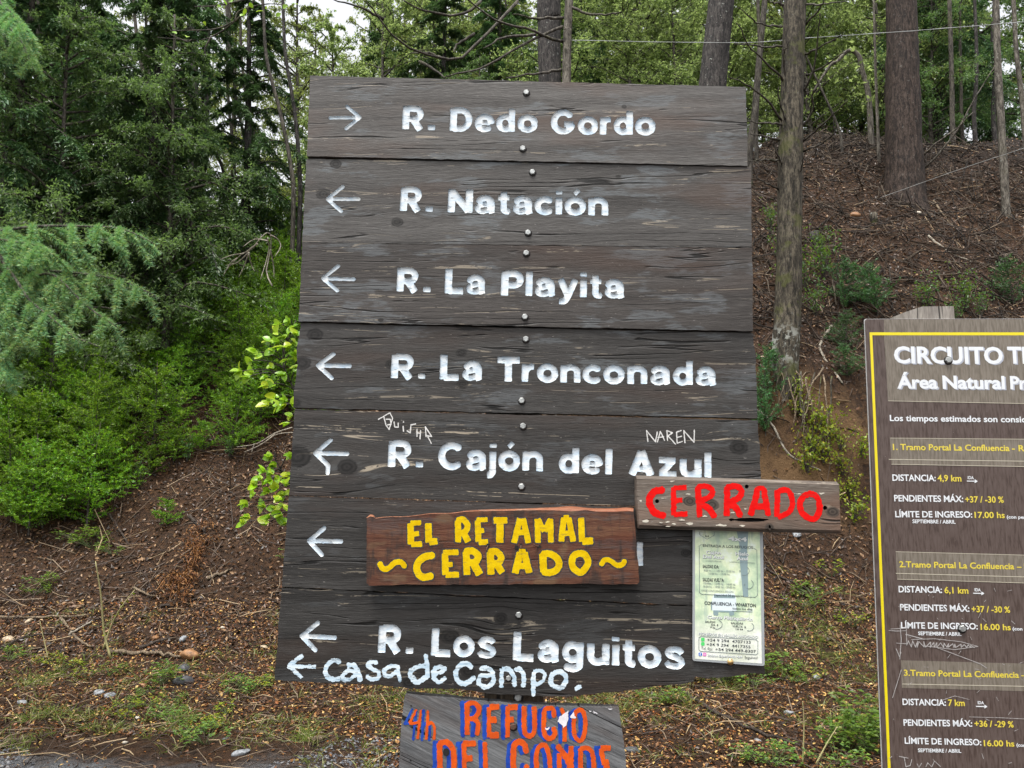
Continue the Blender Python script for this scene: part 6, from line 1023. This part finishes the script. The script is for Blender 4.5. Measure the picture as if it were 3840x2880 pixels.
# ---- dead pale bush branch
db = empty('dead_bush', tuple(at(1040, 1080, 10.5))); tag(db, 'bare pale dead branch arching over the green thicket', 'dead branch'); mb = MB(); D0 = np.array(db.location)
for pp in ([(1880, 500), (1840, 400), (1870, 260), (1870, 150), (1830, 140), (1750, 230), (1650, 300), (1560, 400)], [(1850, 190), (1760, 180), (1680, 230)], [(1780, 210), (1700, 270), (1600, 290), (1520, 320)], [(1720, 270), (1640, 340), (1560, 360)], [(1720, 270), (1690, 360), (1650, 440)], [(1720, 280), (1740, 360), (1760, 400)], [(1850, 170), (1860, 240), (1840, 330), (1800, 460)], [(1870, 250), (1890, 360), (1895, 450)], [(1870, 150), (1920, 180), (1940, 230), (1900, 300)], [(1640, 310), (1590, 350), (1540, 440)]):
    L = smoothline([at(*za(p), 10.3 + .2 * math.sin(i)) for i, p in enumerate(pp)], 14) - D0; tube(mb, L, np.linspace(.011, .004, 14), 5)
mb.build('branch', M_pale, db)
db2 = empty('dead_twig_branch', tuple(at(1095, 1560, 9.2))); tag(db2, 'thin pale twig lying forked beside the left sign edge', 'dead branch'); mb = MB(); D0 = np.array(db2.location)
for pp in ([(2020, 1480), (1900, 1520), (1780, 1590), (1640, 1615)], [(1900, 1530), (1800, 1600), (1690, 1650)], [(1760, 1590), (1740, 1650)], [(2060, 1515), (1950, 1520), (1880, 1540)]): tube(mb, smoothline([at(*za(p), 8.9) for p in pp], 10) - D0, np.linspace(.009, .004, 10), 5)
mb.build('branch', M_pale, db2)
# ---- foreground fir reaching in from the left
fir = empty('fir_tree', (-3.5, 4.4, 0)); tag(fir, 'blue green fir whose needle branches reach in from the left edge', 'tree'); F0 = np.array(fir.location)
trunk_mb([(0, 0, -.3), (.02, 0, 2), (0, .03, 4.5), (0, 0, 7)], (.14, .12, .09, .03), 14, .4).build('trunk', M_bk_brown, fir)
def bough(px, y0, y1, n2, L2, start):
    P = np.array([at(u, v, y0 + (y1 - y0) * i / (len(px) - 1)) for i, (u, v) in enumerate(px)]) - F0; P = np.vstack([start, P]); Q = smoothline(P, 40); ml, mw = MB(), MB(); tube(mw, Q, np.linspace(.012, .002, 40), 6)
    needle_branch(ml, mw, Q[10:], .003, 520, .024, .0032, .8)
    for k in range(n2):
        f = .22 + .76 * (k + RNG.random() * .5) / n2; i = int(f * 38); ax = unit(Q[i + 1] - Q[i]); sg = 1 if k % 2 else -1; sd = unit(np.cross(ax, np.array([0, 0, 1.]))) * sg; L = L2 * (1.15 - .75 * f) * RNG.uniform(.75, 1.15); d0 = unit(ax * .75 + sd * .62 + [0, 0, -.15]); e = Q[i] + d0 * L + [0, 0, -L * RNG.uniform(.35, .75)]; B_ = smoothline([Q[i], Q[i] + d0 * L * .5 + [0, 0, -L * .1], e], 8); needle_branch(ml, mw, B_, .0022, int(2600 * L), .028, .0036, .9)
        for j in (2, 4, 5):
            for sg2 in (1, -1):
                if RNG.random() < .45: l3 = L * .33; s2 = unit(np.cross(ax, d0)) * .2 + unit(np.cross(d0, np.array([0, 0, 1.]))) * sg2 * .6; q2 = B_[j] + (d0 * .7 + s2 + np.array([0, 0, -.45])) * l3; needle_branch(ml, mw, np.linspace(B_[j], q2, 4), .0016, int(2200 * l3), .024, .0036, .8)
    bo = mw.build('branch', M_bk_thin, fir); ml.build('foliage', M_fir, bo)
for px, y0, y1, n2, L2, zs in [([(-80, 860), (0, 865), (136, 849), (325, 849), (461, 860), (586, 917)], 3.9, 3.4, 13, .30, 2.75), ([(-80, 985), (30, 1000), (163, 1014), (325, 1028), (461, 1055), (597, 1115)], 3.8, 3.3, 14, .30, 2.55), ([(-80, 1000), (60, 1060), (190, 1028), (325, 1147), (466, 1245)], 3.7, 3.25, 12, .27, 2.5), ([(-80, 930), (30, 1010), (108, 1120), (190, 1190), (304, 1288)], 3.6, 3.2, 12, .27, 2.45), ([(-90, 870), (0, 898), (136, 920), (190, 952)], 3.7, 3.4, 14, .26, 2.65), ([(-90, 1100), (-20, 1150), (60, 1240), (90, 1300)], 3.6, 3.3, 12, .22, 2.3), ([(-80, -40), (10, 20), (60, 70), (95, 125)], 4.2, 3.9, 12, .25, 3.9), ([(-60, 60), (60, 130), (100, 200), (125, 260)], 4.5, 4.3, 12, .24, 3.8), ([(-60, 1330), (-10, 1370), (15, 1420)], 3.6, 3.3, 8, .16, 2.2)]:
    bough(px, y0, y1, n2, L2, np.array([.05, 0, zs]))
# ---- near leafy twig hanging in at the top
tw = empty('hanging_leafy_branch', tuple(at(1000, -150, 5.5))); tag(tw, 'bare twig with a few lime leaves hanging in at the top left of the sign', 'branch'); T0 = np.array(tw.location); ml, mw = MB(), MB()
for pp in ([(1000, -150), (960, -10), (880, 80), (790, 140), (720, 150), (590, 140)], [(880, 80), (800, 110), (640, 115)], [(960, -10), (820, 20), (730, 25)], [(790, 140), (770, 180), (770, 210)], [(880, 80), (900, 40), (1000, 15), (1080, 20)], [(720, 150), (700, 155), (640, 130)]):
    L = smoothline([at(u, v, 5.5) for u, v in pp], 14) - T0; tube(mw, L, np.linspace(.008, .003, 14), 5)
P = np.array([at(u, v, 5.45) for u, v in [(772, 92), (830, 25), (850, 20), (700, 140), (645, 120), (870, 8), (960, 45), (935, 10), (1000, 20), (900, 60), (1060, 30), (920, 30), (1100, 15), (1035, 60)]]) - T0
ovals(ml, P, RNG.normal(size=(14, 3)), RNG.uniform(.04, .06, 14), RNG.uniform(.03, .042, 14), 0, np.array([.1, -.9, .4]), .4); mw.build('stem', M_bk_thin, tw); ml.build('foliage', M_lime, tw)
print('faces', sum(len(o.data.polygons) for o in S.objects if o.type == 'MESH'), 'objects', len(S.objects))
